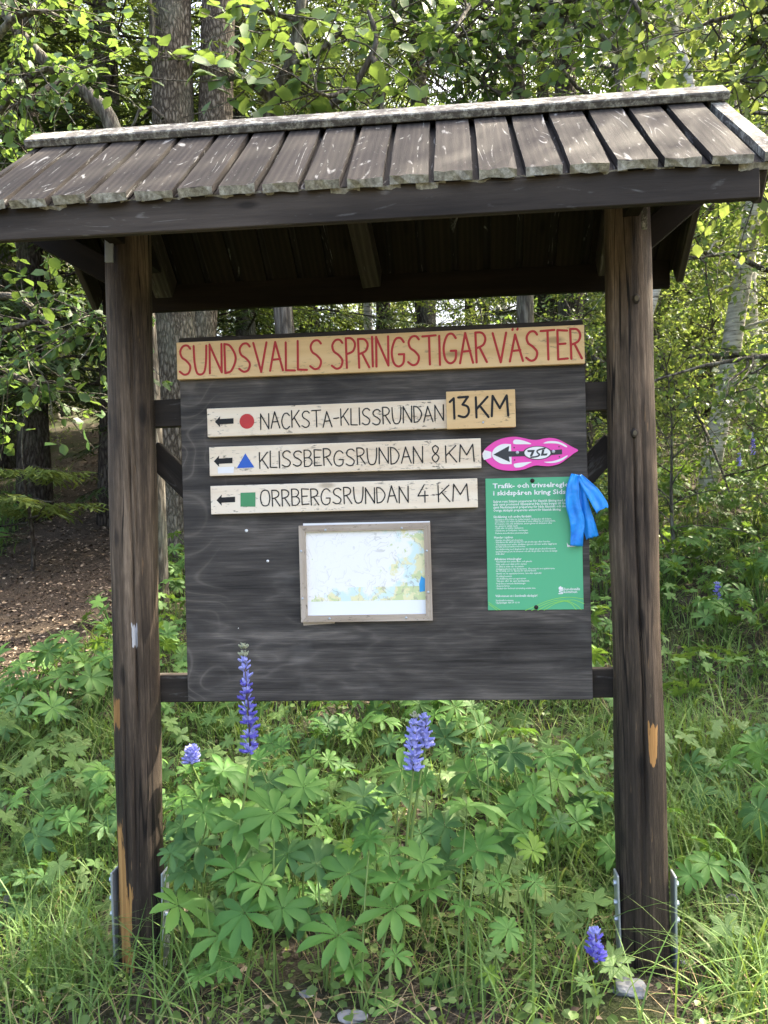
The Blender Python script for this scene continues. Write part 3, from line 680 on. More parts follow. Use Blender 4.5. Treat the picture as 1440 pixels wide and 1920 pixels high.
for body, zx, zy, wz, sz, bo in (
    ('Trafik- och trivselregler', 226, 234, 745, 12.5, 0.022), ('i skidspåren kring Sidsjön', 228, 303, 780, 12.5, 0.022),
    ('Spåret runt Sidsjön prepareras för klassisk åkning med dubbla', 230, 374, 745, 6.4, 0.016), ('spår samt promenad. Eljusspåret från Södra berget till Gustavs', 230, 402, 740, 6.4, 0.016),
    ('samt Nackstaspåret prepareras för både klassiskt och skate.', 231, 430, 715, 6.4, 0.016), ('Övriga skidspår prepareras enbart för klassisk åkning.', 231, 460, 640, 6.4, 0.016),
    ('Skidåkning och andra färdsätt', 232, 521, 360, 6.2, 0.016), ('Eljusspåret från Fällen är Södra bergets skidstadion till Sidsjön,', 246, 545, 536, 4.6, 0.006),
    ('runt Sidsjön och vidare till Nacksta är även tillåtet för promenerande.', 246, 565, 572, 4.6, 0.006), ('Promenera i den sida skidåkaren, annars gärna vid skidspåret efter', 247, 586, 540, 4.6, 0.006), ('när spåret är väldigt mjukt.', 248, 607, 218, 4.6, 0.006),
    ('· Cykla eller rid aldrig i skidspåren.', 240, 628, 280, 4.6, 0.006), ('· Sträckorna är förbjudna i terrängen.', 240, 651, 320, 4.6, 0.006), ('· Parkera motorfordon på anvisad plats.', 240, 676, 325, 4.6, 0.006),
    ('Hundar i spåren', 238, 719, 180, 6.0, 0.016), ('· Hundar ska alltid vara kopplade.', 242, 744, 275, 4.6, 0.006), ('· Hundarna ska alltid plockas för att plocka upp efter hunden.', 243, 763, 528, 4.6, 0.006),
    ('· Visa hänsyn mot andra skidåkare genom att inte andra vägglöpan', 244, 786, 585, 4.6, 0.006), ('att hålla koll på hunden vid möten.', 252, 806, 285, 4.6, 0.006), ('· Vid skidkörning med draghund är det viktigt att göra framförvarande', 245, 831, 575, 4.6, 0.006),
    ('uppmärksam på att du kommer och att du på tider när inte så många', 253, 853, 582, 4.6, 0.006), ('andra åker.', 254, 875, 88, 4.6, 0.006),
    ('Allmänna trivselregler', 244, 928, 255, 6.0, 0.016), ('· Visa hänsyn mot andra åkare och gående.', 246, 950, 355, 4.6, 0.006), ('· Hjälp andra som råkat ut för olyckor.', 246, 975, 305, 4.6, 0.006), ('· Se alltid åt sidan när du stannar.', 247, 998, 277, 4.6, 0.006),
    ('· Anläggningsfordon kan förekomma. Visa respekt mot spårkörarna', 248, 1021, 562, 4.6, 0.006), ('har försiktig och rör dig inte för nära fordonen.', 256, 1040, 385, 4.6, 0.006), ('· Anmäl om du upptäcker brister, fara eller skyltsfall.', 249, 1065, 440, 4.6, 0.006),
    ('· På aldrig bomnatt.', 250, 1091, 160, 4.6, 0.006), ('· All skidåkning sker på eget ansvar.', 250, 1114, 295, 4.6, 0.006), ('· Välj spår efter din egen kunskapsnivå.', 251, 1137, 325, 4.6, 0.006), ('· Respektera anvisade skidriktningar.', 251, 1161, 290, 4.6, 0.006),
    ('· Anpassa farten.', 252, 1184, 138, 4.6, 0.006), ('· Skadad eller förlorad utrustning ersätts inte.', 252, 1208, 382, 4.6, 0.006), ('Välkommen ut i Sundsvalls skidspår!', 253, 1283, 395, 6.0, 0.016),
    ('Sundsvalls kommun', 254, 1324, 168, 4.8, 0.010), ('Upplysningar: 060-19 10 10', 255, 1346, 225, 4.8, 0.010), ('Sundsvalls', 908, 1218, 155, 6.6, 0.016), ('kommun', 908, 1244, 128, 6.6, 0.016)):
    px, py = q(zx, zy); text(s6, body, px, py, sz, bo, wz/5.143)
# municipal emblem: stepped crown over a curl
zq = lambda P: [q(*p) for p in P]
s6.poly('emblem', zq([(862, 1190), (880, 1176), (892, 1190), (904, 1186), (902, 1204), (912, 1212), (870, 1214), (860, 1204)]), M_WHITE, 0.0006)
def prib(P, wdt, mat, name, dep=0.0007):
    V, F = [], []; ribbon(V, F, [s6.loc(*q(*p)) for p in cr(P, 6)], wdt, s6.face-dep); link(name, py_mesh(name, V, F), s6.root, mat)
prib([(900, 1222), (872, 1222), (870, 1232), (894, 1238), (898, 1248), (862, 1250)], 0.0030, M_WHITE, 'emblem')
for i, P in enumerate(([(540, 1412), (640, 1368), (760, 1318), (880, 1290), (990, 1285), (1100, 1302)], [(600, 1412), (740, 1345), (860, 1312), (960, 1325), (1040, 1365), (1080, 1405)],
          [(660, 1412), (780, 1350), (900, 1322), (980, 1345), (1030, 1405)], [(720, 1410), (830, 1345), (930, 1320), (1010, 1312), (1105, 1345)], [(186, 1332), (230, 1365), (300, 1410)], [(188, 1352), (230, 1382), (268, 1411)])):
    prib(P, 0.0016, M_LIME, 'curve_print', 0.0006+0.0001*i)
s6.screw(*q(608, 161), 0.0078, M_RUBBER, 0.005); s6.screw(*q(645, 1381), 0.0078, M_RUBBER, 0.005)
s6.poly('torn_corner', zq([(940, 755), (952, 780), (1000, 790), (1030, 795), (944, 800)]), M_WHITE, 0.0009)

# ---- framed map
def map_mat():
    h = NT('printed_trail_map'); tc = h.n('TexCoord').outputs['Object']; sp = h.n('SeparateXYZ', {0: tc}); X, Z = sp.outputs[0], sp.outputs[2]
    c = h.coords((1, 1, 1), rand=False)
    edge = h.math('ADD', h.math('ADD', 0.19, h.math('MULTIPLY', h.math('GREATER_THAN', X, 0.0), h.math('MULTIPLY', X, 1.3))), h.math('MULTIPLY', h.math('LESS_THAN', Z, -0.05), h.math('MULTIPLY', Z, -2.4)))
    n1 = h.noise(c, 9, 4, 0.6); n2 = h.noise(c, 16, 5, 0.65); n3 = h.noise(c, 30, 3, 0.6)
    m1 = h.ramp(h.math('ADD', n1, edge), [(0.85, (0, 0, 0)), (0.93, (1, 1, 1))])
    m2 = h.ramp(h.math('ADD', n2, edge), [(0.90, (0, 0, 0)), (0.96, (1, 1, 1))])
    m3 = h.ramp(h.math('ADD', n3, h.math('MULTIPLY', edge, 0.8)), [(0.90, (0, 0, 0)), (0.95, (1, 1, 1))])
    col = h.mix(m1, (0.88, 0.88, 0.87, 1), (0.66, 0.82, 0.82, 1)); col = h.mix(m2, col, (0.80, 0.77, 0.48, 1)); col = h.mix(m3, col, (0.60, 0.68, 0.38, 1))
    ln = h.math('ABSOLUTE', h.math('SUBTRACT', h.noise(c, 17, 3, 0.55, 0.8), 0.5))
    lm = h.math('MULTIPLY', h.ramp(ln, [(0.006, (1, 1, 1)), (0.014, (0, 0, 0))]), h.ramp(h.math('ADD', n1, edge), [(0.6, (0.05, 0.05, 0.05)), (0.95, (0.55, 0.55, 0.55))]))
    col = h.mix(lm, col, (0.30, 0.30, 0.28, 1))
    bot = h.math('LESS_THAN', Z, -0.098); col = h.mix(bot, col, (0.84, 0.87, 0.90, 1))
    return h.done(col, 0.22, 0.5)
mp = Sign('map_frame', 'framed white trail map in grey pine frame at the middle of the board', 'map', (562, 985), (806, 980), (812, 1162), (565, 1167), 0.004, None)
W2, H2 = mp.w/2, mp.h/2
link('map_sheet', box_mesh('map_sheet', mp.w-0.022, 0.003, mp.h-0.022, 0, oy=-0.004), mp.root, map_mat())
mp.face = -0.0056; a = [(mp.loc(797, 1085)), (mp.loc(790, 1080)), (mp.loc(786, 1095)), (mp.loc(787, 1110)), (mp.loc(797, 1108))]
mp.poly('lake_print', a, plain('map_lake', (0.06, 0.36, 0.72), 0.3), 0.0004, True)
mp.poly('white_backing', [(568, 981.5), (806, 977), (806, 986), (568, 990)], M_WHITE, -0.0045)
fw = 0.0225
def strip(name, P):
    V = [(x, -0.0165, z) for x, z in P]+[(x, -0.0005, z) for x, z in P]
    me = py_mesh(name, V, [(0, 1, 2, 3), (7, 6, 5, 4), (0, 4, 5, 1), (1, 5, 6, 2), (2, 6, 7, 3), (3, 7, 4, 0)])
    bm = bmesh.new(); bm.from_mesh(me); bmesh.ops.recalc_face_normals(bm, faces=bm.faces); bm.to_mesh(me); bm.free(); return me
g = 0.0004
M_FRAMEV = M_FRAME.copy(); M_FRAMEV.name = 'grey_pine_frame_upright'
for nd in M_FRAMEV.node_tree.nodes:
    if nd.type == 'MAPPING':
        sc = nd.inputs['Scale'].default_value; nd.inputs['Scale'].default_value = (sc[2], sc[1], sc[0])
link('frame_strip', strip('frame_strip', [(-W2+g, H2), (W2-g, H2), (W2-fw-g, H2-fw), (-W2+fw+g, H2-fw)]), mp.root, M_FRAME)
link('frame_strip', strip('frame_strip', [(-W2+g, -H2), (W2-g, -H2), (W2-fw-g, -H2+fw), (-W2+fw+g, -H2+fw)]), mp.root, M_FRAME)
link('frame_strip', strip('frame_strip', [(-W2, H2-g), (-W2+fw, H2-fw-g), (-W2+fw, -H2+fw+g), (-W2, -H2+g)]), mp.root, M_FRAMEV)
link('frame_strip', strip('frame_strip', [(W2, H2-g), (W2-fw, H2-fw-g), (W2-fw, -H2+fw+g), (W2, -H2+g)]), mp.root, M_FRAMEV)
mp.face = -0.0165
for (zx, zy) in ((284, 131), (1073, 112), (33, 350), (1333, 347), (47, 840), (1347, 773), (328, 1046), (1120, 1037)):
    mp.screw(560+zx/5.54, 970+zy/5.54, 0.0044, M_STEEL, 0.0026)
mp.face = -0.003; mp.poly('backing_scrap', [(568, 1166), (628, 1163), (627, 1169), (569, 1173)], M_FRAME, 0.0)

# ---- blue tape
tape = prop(empty('plastic_ribbon', tuple(on_plane(1078, 895, KY-0.012))), 'bright blue plastic ribbon tied at the top right corner of the green notice', 'ribbon')
def tape_strip(pix, wpx, depths, seed, twist=0.0, fray=0.0):
    rd = random.Random(seed); C = cr([(x, y) for x, y in pix], 5); n = len(C); V = []; F = []; NW = 11
    wi = np.interp(np.linspace(0, 1, n), np.linspace(0, 1, len(wpx)), wpx); de = np.interp(np.linspace(0, 1, n), np.linspace(0, 1, len(depths)), depths)
    P = np.array(C); T = np.gradient(P, axis=0); T /= np.linalg.norm(T, axis=1, keepdims=True); N = np.stack([T[:, 1], -T[:, 0]], 1)
    ph = rd.uniform(0, 6); o = np.array(tape.location)
    for i in range(n):
        for j in range(NW+1):
            t = j/NW-0.5; fr = rd.uniform(-fray, fray) if i == n-1 else 0.0
            p = P[i]+N[i]*wi[i]*t+T[i]*fr
            dy = de[i]+0.005*math.sin(t*5+ph+i*0.25)+0.005*abs(math.sin(t*6.5+0.9*math.sin(i*0.23+ph)+i*0.09))+0.0035*abs(math.sin(i*0.42+t*2.3+ph))+0.0008*rd.uniform(-1, 1)
            V.append(tuple(np.array(on_plane(p[0], p[1], KY-max(dy, 0.005)))-o))
    for i in range(n-1):
        for j in range(NW): a = i*(NW+1)+j; F.append((a, a+1, a+NW+2, a+NW+1))
    ob = link('ribbon_tail', py_mesh('ribbon_tail', V, F, True), tape, M_TAPE)
    sm = ob.modifiers.new('thick', 'SOLIDIFY'); sm.thickness = 0.0003
tape_strip([(1078, 889), (1074, 915), (1074, 945), (1082, 975), (1082, 1000), (1081, 1024)], [14, 24, 27, 28, 24, 24], [0.020, 0.026, 0.024, 0.020, 0.018, 0.016], 3, fray=0.5)
tape_strip([(1082, 891), (1088, 925), (1094, 955), (1104, 985), (1111, 1008)], [12, 22, 26, 26, 24], [0.018, 0.018, 0.014, 0.012, 0.010], 5, fray=1.5)
tape_strip([(1086, 892), (1098, 908), (1112, 925), (1124, 944), (1130, 956)], [10, 20, 26, 28, 26], [0.016, 0.020, 0.024, 0.030, 0.034], 8, fray=3.0)
# ------------------------------------------------------------------ foliage and bark materials
def leaf_mat(name, dark, light, trans, tf=0.42, rough=0.5, spec=0.35, island=True):
    h = NT(name)
    g = h.n('NewGeometry').outputs['Random Per Island'] if island else h.n('ObjectInfo').outputs['Random']
    n = h.noise(h.coords((1, 1, 1), rand=True), 3.0, 3)
    f = h.math('ADD', h.math('MULTIPLY', g, 0.65), h.math('MULTIPLY', n, 0.35))
    col = h.ramp(f, [(0.15, dark), (0.85, light)])
    tcol = h.mix(f, rgba([x*0.75 for x in trans]), rgba(trans))
    b = h.n('BsdfPrincipled', {'Base Color': col, 'Roughness': rough, 'Specular IOR Level': spec})
    t = h.n('BsdfTranslucent', {'Color': tcol})
    mx = h.n('MixShader', {0: tf, 1: b.outputs[0], 2: t.outputs[0]})
    h.t.links.new(mx.outputs[0], h.out.inputs['Surface']); return h.m
L_ALDER = leaf_mat('alder_leaf', (0.024, 0.060, 0.014), (0.055, 0.115, 0.026), (0.21, 0.32, 0.055), 0.34)
L_BIRCH = leaf_mat('birch_leaf', (0.038, 0.080, 0.018), (0.085, 0.150, 0.036), (0.36, 0.45, 0.09), 0.40)
L_ROWAN = leaf_mat('rowan_leaf', (0.040, 0.090, 0.026), (0.095, 0.165, 0.055), (0.34, 0.46, 0.085), 0.40)
L_NEEDLE = leaf_mat('spruce_needle', (0.014, 0.030, 0.010), (0.042, 0.075, 0.020), (0.16, 0.22, 0.035), 0.22, 0.55)
L_NEEDLE2 = leaf_mat('light_spruce_needle', (0.045, 0.080, 0.018), (0.11, 0.16, 0.035), (0.30, 0.36, 0.06), 0.3, 0.55)
def bark_mat(name, dark, mid, light, zs=3.0, xy=16.0, bump=0.9, lich=0.35):
    h = NT(name); c = h.coords((xy, xy, zs))
    v = h.n('TexVoronoi', {'Vector': h.n('VectorMath', {0: c, 1: h.n('TexNoise', {'Vector': c, 'Scale': 1.3, 'Detail': 3.0}).outputs['Color']}, operation='ADD').outputs[0], 'Scale': 1.0}, feature='DISTANCE_TO_EDGE').outputs['Distance']
    n = h.noise(c, 2.5, 6, 0.7); big = h.noise(h.coords((2, 2, 1)), 1.5, 4)
    f = h.math('ADD', h.math('MULTIPLY', h.math('MINIMUM', v, 0.35), 1.5), h.math('MULTIPLY', n, 0.55))
    col = h.ramp(f, [(0.15, dark), (0.45, mid), (0.80, light)])
    l = h.ramp(h.math('ADD', h.math('MULTIPLY', big, 0.6), h.math('MULTIPLY', n, 0.4)), [(0.50, (0, 0, 0)), (0.62, (1, 1, 1))])
    col = h.mix(h.math('MULTIPLY', l, lich), col, (0.20, 0.22, 0.17, 1))
    return h.done(col, 0.9, 0.15, h.bump(f, bump, 0.03))
B_GREY = bark_mat('rough_grey_bark', (0.022, 0.018, 0.013), (0.088, 0.072, 0.054), (0.22, 0.19, 0.15), 10.0, 30.0)
B_DARK = bark_mat('dark_spruce_bark', (0.015, 0.012, 0.010), (0.045, 0.036, 0.030), (0.105, 0.090, 0.078), 7.0, 22.0)
B_LIMB = bark_mat('alder_bark', (0.030, 0.026, 0.021), (0.075, 0.066, 0.054), (0.17, 0.155, 0.13), 4.0, 22.0, 0.6, 0.5)
def birch_mat():
    h = NT('birch_bark'); c = h.coords((5, 5, 34)); n = h.noise(c, 1.0, 5, 0.65); b = h.noise(h.coords((3, 3, 3)), 1.5, 4)
    col = h.ramp(n, [(0.33, (0.05, 0.045, 0.04)), (0.42, (0.36, 0.34, 0.30)), (0.60, (0.66, 0.63, 0.58))])
    col = h.mix(h.ramp(b, [(0.52, (0, 0, 0)), (0.68, (0.7, 0.7, 0.7))]), col, (0.13, 0.15, 0.10, 1))
    return h.done(col, 0.8, 0.2, h.bump(n, 0.5, 0.01))
B_BIRCH = birch_mat()

# ------------------------------------------------------------------ tree generators
LEAF5 = (np.array([(0, 0, 0), (0, 0.5, -0.05), (0, 1, -0.12), (-0.32, 0.42, 0.05), (0.32, 0.42, 0.05)]), np.array([(0, 1, 3), (1, 2, 3), (0, 4, 1), (1, 4, 2)]))
LEAF7 = (np.array([(0, 0, 0), (0, 0.5, -0.05), (0, 1.02, -0.14), (-0.30, 0.26, 0.04), (-0.37, 0.66, 0.02), (0.30, 0.26, 0.04), (0.37, 0.66, 0.02)]),
         np.array([(0, 1, 3), (3, 1, 4), (4, 1, 2), (0, 5, 1), (5, 6, 1), (6, 2, 1)]))
def unit(a): return a/np.maximum(np.linalg.norm(a, axis=1, keepdims=True), 1e-9)
def leaf_cloud(name, P, D, N, S, tmpl, mat):
    tv, tf = tmpl; D = unit(D); N = unit(N-np.sum(N*D, 1, keepdims=True)*D); X = np.cross(D, N)
    V = P[:, None, :]+S[:, None, None]*(tv[None, :, 0:1]*X[:, None, :]+tv[None, :, 1:2]*D[:, None, :]+tv[None, :, 2:3]*N[:, None, :])
    k = len(tv); F = (np.arange(len(P))*k)[:, None, None]+tf[None]
    me = np_mesh(name, V.reshape(-1, 3), F.reshape(-1, 3)); me.materials.append(mat); return me
def wander(p, d, L, n, wob, rng, lift=0.0):
    pts = [np.array(p, float)]; d = np.array(d, float)/np.linalg.norm(d)
    for i in range(n):
        d = d+rng.normal(0, wob, 3); d[2] += lift; d /= np.linalg.norm(d); pts.append(pts[-1]+d*L/n)
    return pts
def broadleaf(name, seed, H, r0, low, reach, limbs, leaf, per, leafmat, bark, tmpl=LEAF5, lean=(0, 0), droop=0.0, sub=6, flat=0.55, sides=10, top_r=0.15):
    """trunk mesh (with limbs and twigs) and crown mesh, base at the origin"""
    rng = np.random.default_rng(seed); V, F = [], []
    n = 14; tr = []
    wx, wy = rng.uniform(0, 6, 2)
    for i in range(n+1):
        t = i/n; tr.append(np.array([lean[0]*t*H+0.10*math.sin(t*5+wx)*t, lean[1]*t*H+0.10*math.sin(t*4+wy)*t, -0.25+t*(H+0.25)]))
    rad = [r0*(1.25 if i == 0 else 1)*(1-(1-top_r)*(i/n)**0.9) for i in range(n+1)]
    tube(V, F, tr, rad, sides)
    P, D = [], []
    for k in range(limbs):
        t = low+(1-low)*((k+rng.uniform(0, 0.9))/limbs); i = t*n; i0 = min(int(i), n-1); b = tr[i0]+(tr[i0+1]-tr[i0])*(i-i0)
        az = k*2.399+rng.uniform(-0.5, 0.5); el = rng.uniform(0.05, 0.75)+0.5*t
        L = reach*(1.0-0.65*max(0, (t-low)/(1-low))**1.3)*rng.uniform(0.7, 1.2)
        pts = wander(b, (math.cos(az)*math.cos(el), math.sin(az)*math.cos(el), math.sin(el)), L, 7, 0.16, rng, -0.05-droop)
        rr = max(0.010, r0*(1-0.8*t)*0.42); tube(V, F, pts, [rr*(1-0.85*j/7) for j in range(8)], 5, False)
        for q in range(sub):
            u = rng.uniform(0.22, 1.0)*7; j = min(int(u), 6); c = pts[j]+(pts[j+1]-pts[j])*(u-j); d0 = pts[j+1]-pts[j]; d0 = d0/np.linalg.norm(d0)
            d1 = d0*0.6+rng.normal(0, 0.7, 3)*np.array([1, 1, 0.45]); L2 = L*rng.uniform(0.22, 0.45)
            tw = wander(c, d1, L2, 4, 0.2, rng, -0.04-droop); tube(V, F, tw, [max(0.003, rr*0.28*(1-0.8*jj/4)) for jj in range(5)], 3, False)
            m = max(4, int(per*rng.uniform(0.6, 1.3)))
            uu = rng.uniform(0.1, 1.0, m)*4; jj = np.minimum(uu.astype(int), 3); TW = np.array(tw)
            c2 = TW[jj]+(TW[jj+1]-TW[jj])*(uu-jj)[:, None]
            off = rng.normal(0, 1, (m, 3))*np.array([1, 1, 0.5])*min(0.30, L2*0.20)
            P.append(c2+off); dd = TW[jj+1]-TW[jj]; D.append(unit(dd)*0.6+unit(off)*0.9+np.array([0, 0, -0.35]))
    P = np.concatenate(P); D = np.concatenate(D); m = len(P)
    N = rng.normal(0, flat, (m, 3))+np.array([0, 0, 1.0]); S = leaf*rng.uniform(0.6, 1.25, m)
    tm = py_mesh(name+'_trunk', V, F, True); tm.materials.append(bark)
    return tm, leaf_cloud(name+'_crown', P, D, N, S, tmpl, leafmat)
def spruce(name, seed, H, r0, low, reach, mat, bark=B_DARK, dens=1.0, dead=6):
    rng = np.random.default_rng(seed); V, F = [], []
    tr = [np.array([0.04*math.sin(t*6), 0.04*math.sin(t*5+1), -0.25+t*(H+0.25)]) for t in np.linspace(0, 1, 12)]
    tube(V, F, tr, [r0*(1.2 if i == 0 else 1)*(1-0.93*i/11) for i in range(12)], 10)
    QA, QB, QW = [], [], []           # thin twig blades: start, end, half width
    z = low
    while z < H-0.3:
        nb = int(rng.integers(4, 7)); t = (z-low)/(H-low); L0 = reach*(1-t)**0.85+0.15; a0 = rng.uniform(0, 6.28)
        for k in range(nb):
            az = a0+k*6.283/nb+rng.uniform(-0.3, 0.3); L = L0*rng.uniform(0.75, 1.15)
            d = np.array([math.cos(az), math.sin(az), 0.15-0.35*(1-t)]); pts = wander((0, 0, z+rng.uniform(-0.08, 0.08)), d, L, 7, 0.06, rng, 0.012)
            tube(V, F, pts, [max(0.004, 0.020*L*0.5*(1-0.85*j/7)) for j in range(8)], 4, False)
            PT = np.array(pts); m = int(L*15*dens)
            for sp in range(m):
                u = (0.12+0.88*(sp+rng.uniform(0, 1))/m)*7; j = min(int(u), 6); c = PT[j]+(PT[j+1]-PT[j])*(u-j); dd = PT[j+1]-PT[j]; dd = dd/np.linalg.norm(dd)
                side = np.array([-dd[1], dd[0], 0])*(1 if sp % 2 else -1)
                tl = (0.16+0.30*min(1, L/2)*(1-0.55*u/7))*rng.uniform(0.7, 1.2)
                td = dd*0.65+side*0.8+np.array([0, 0, -0.30*rng.uniform(0.3, 1.6)]); td = td/np.linalg.norm(td)
                e = c+td*tl; QA.append(c); QB.append(e); QW.append(0.017)
                for s2 in range(5):
                    f = 0.2+0.75*s2/4; c2 = c+td*tl*f; sd = np.cross(td, (0, 0, 1.0)); sd = sd/(np.linalg.norm(sd)+1e-6)*(1 if s2 % 2 else -1)
                    e2 = c2+(td*0.7+sd*0.75+np.array([0, 0, rng.uniform(-0.5, 0.05)]))*tl*0.42*rng.uniform(0.7, 1.2)
                    QA.append(c2); QB.append(e2); QW.append(0.013)
        z += rng.uniform(0.26, 0.42)*(1.0 if z < H*0.6 else 0.8)
    for k in range(dead):
        az = rng.uniform(0, 6.28); zz = rng.uniform(0.3*low, low); pts = wander((0, 0, zz), (math.cos(az), math.sin(az), -0.1), rng.uniform(0.5, 1.2), 4, 0.15, rng)
        tube(V, F, pts, [0.011*(1-0.8*j/4) for j in range(5)], 4, False)
    A, B, Wd = np.array(QA), np.array(QB), np.array(QW); d = unit(B-A); up = rng.normal(0, 0.35, A.shape)+np.array([0, 0, 1.0]); X = unit(np.cross(d, up))*Wd[:, None]
    Mi = A+(B-A)*0.45
    VV = np.stack([A, Mi+X, B, Mi-X], 1).reshape(-1, 3); i = np.arange(len(A))*4
    FF = np.concatenate([np.stack([i, i+1, i+2], 1), np.stack([i, i+2, i+3], 1)])
    cm = np_mesh(name+'_crown', VV, FF); cm.materials.append(mat); tm = py_mesh(name+'_trunk', V, F, True); tm.materials.append(bark); return tm, cm
def plant_tree(name, meshes, loc, rz, sc, label, group=None, cat='tree', parts=('trunk', 'crown')):
    t = empty(name, loc, rz); t.scale = (sc, sc, sc); prop(t, label, cat, group)
    for nm, me in zip(parts, meshes): link(nm, me, t)
    return t

# prototypes
ALDER = [broadleaf('alder%d' % i, 20+i, 11.5, 0.13, 0.12, 2.9, 46, 0.072, 30, L_ALDER, B_LIMB, sub=9) for i in range(2)]
BIRCHT = [broadleaf('birch%d' % i, 40+i, 13, 0.12, 0.20, 2.5, 46, 0.052, 36, L_BIRCH, B_BIRCH, droop=0.03, sub=9) for i in range(2)]
SPR = [spruce('spruce0', 60, 15, 0.20, 1.6, 2.6, L_NEEDLE), spruce('spruce1', 61, 13, 0.17, 0.7, 2.3, L_NEEDLE, dens=1.1), spruce('spruce2', 62, 12, 0.15, 0.5, 2.1, L_NEEDLE2, dens=0.9)]
HIGH = [spruce('tall_spruce0', 64, 17, 0.21, 6.2, 2.1, L_NEEDLE, dens=0.65, dead=22), spruce('tall_spruce1', 65, 15, 0.17, 5.0, 1.9, L_NEEDLE2, dens=0.6, dead=18)]
SPARSE = broadleaf('sparse_birch', 47, 11, 0.10, 0.25, 2.3, 30, 0.055, 15, L_BIRCH, B_BIRCH, droop=0.02, sub=7)
SHRUB = [broadleaf('shrub%d' % i, 80+i, 2.6, 0.030, 0.06, 1.25, 26, 0.062, 16, L_ROWAN if i % 2 else L_BIRCH, B_LIMB, sub=6, lean=(0.05*(i-1), 0.03), sides=6) for i in range(3)]

# ---- trees that can be told apart
# twin-trunked grey tree
def twin():
    V, F = [], []; P0 = np.array(at(342, 8.2)); d = 8.2/FOC
    def prof(pts, rads, sd):
        tube(V, F, [np.array(p)-P0 for p in pts], rads, 22)
    def up(px_list, rl, yoff):
        pts, rads = [], []
        for (px, py, r) in px_list:
            p = on_plane(px, py, 8.2+yoff); pts.append(p); rads.append(r)
        t = pts[-1]-pts[-2]; t = t/np.linalg.norm(t)
        for k in range(1, 7): pts.append(pts[-1]+t*1.1+np.array([0.05*math.sin(k), 0.04*math.cos(k*1.7), 0])); rads.append(rads[-1]*0.86)
        return pts, rads
    a, ra = up([(338, 1075, 0.34), (336, 1020, 0.275), (336, 900, 0.245), (335, 700, 0.228), (329, 470, 0.215), (325, 250, 0.212), (322, 60, 0.205), (320, -120, 0.195)], 0, 0.0)
    b, rb = up([(364, 1060, 0.24), (362, 900, 0.20), (364, 720, 0.185), (378, 560, 0.178), (394, 440, 0.172), (404, 240, 0.175), (409, 40, 0.170), (413, -120, 0.165)], 0, 0.12)
    prof(a, ra, 1); prof(b, rb, 2)
    V2 = []
    for (x, y, z) in V:
        n = 0.012*math.sin(x*31+z*2.1)*math.sin(y*27-z*1.3)+0.006*math.sin(z*17+x*40); V2.append((x+n, y-n, z+0))
    rng = np.random.default_rng(5); P, D = [], []
    for k in range(16):
        base = (a if k % 2 else b)[9+k % 5]-P0; az = k*2.4; pts = wander(base, (math.cos(az), math.sin(az), 0.35), 2.8, 6, 0.15, rng, -0.02); V3 = []
        tube(V2, F, pts, [0.06*(1-0.85*j/6) for j in range(7)], 5, False)
        for q in range(10):
            j = int(rng.integers(1, 6)); tw = wander(pts[j], rng.normal(0, 1, 3), 0.9, 3, 0.2, rng); tube(V2, F, tw, [0.010, 0.008, 0.005, 0.003], 3, False)
            c = np.array(tw)[rng.integers(0, 4, 22)]; P.append(c+rng.normal(0, 0.16, (22, 3))); D.append(rng.normal(0, 1, (22, 3)))
    P = np.concatenate(P); D = np.concatenate(D)
    cm = leaf_cloud('aspen_crown', P, D, rng.normal(0, 0.6, P.shape)+np.array([0, 0, 1]), 0.06*rng.uniform(0.7, 1.2, len(P)), LEAF5, L_ALDER)
    tm = py_mesh('aspen_trunk', V2, F, True); tm.materials.append(B_GREY)
    t = prop(empty('aspen_tree', tuple(P0)), 'big grey twin-trunked tree rising behind the left half of the roof', 'tree')
    link('trunk', tm, t); link('crown', cm, t)
    # dead snags on the trunk
    for pix, rr in (([(306, 222), (285, 202), (262, 205), (252, 230), (246, 240)], 0.022), ([(283, 95), (286, 40), (280, 0), (278, -60)], 0.035)):
        V, F = [], []; tube(V, F, [np.array(on_plane(x, y, 7.9))-P0 for x, y in pix], np.linspace(rr, rr*0.5, len(pix)), 6)
        link('snag', py_mesh('snag', V, F, True), t, B_LIMB)
twin()
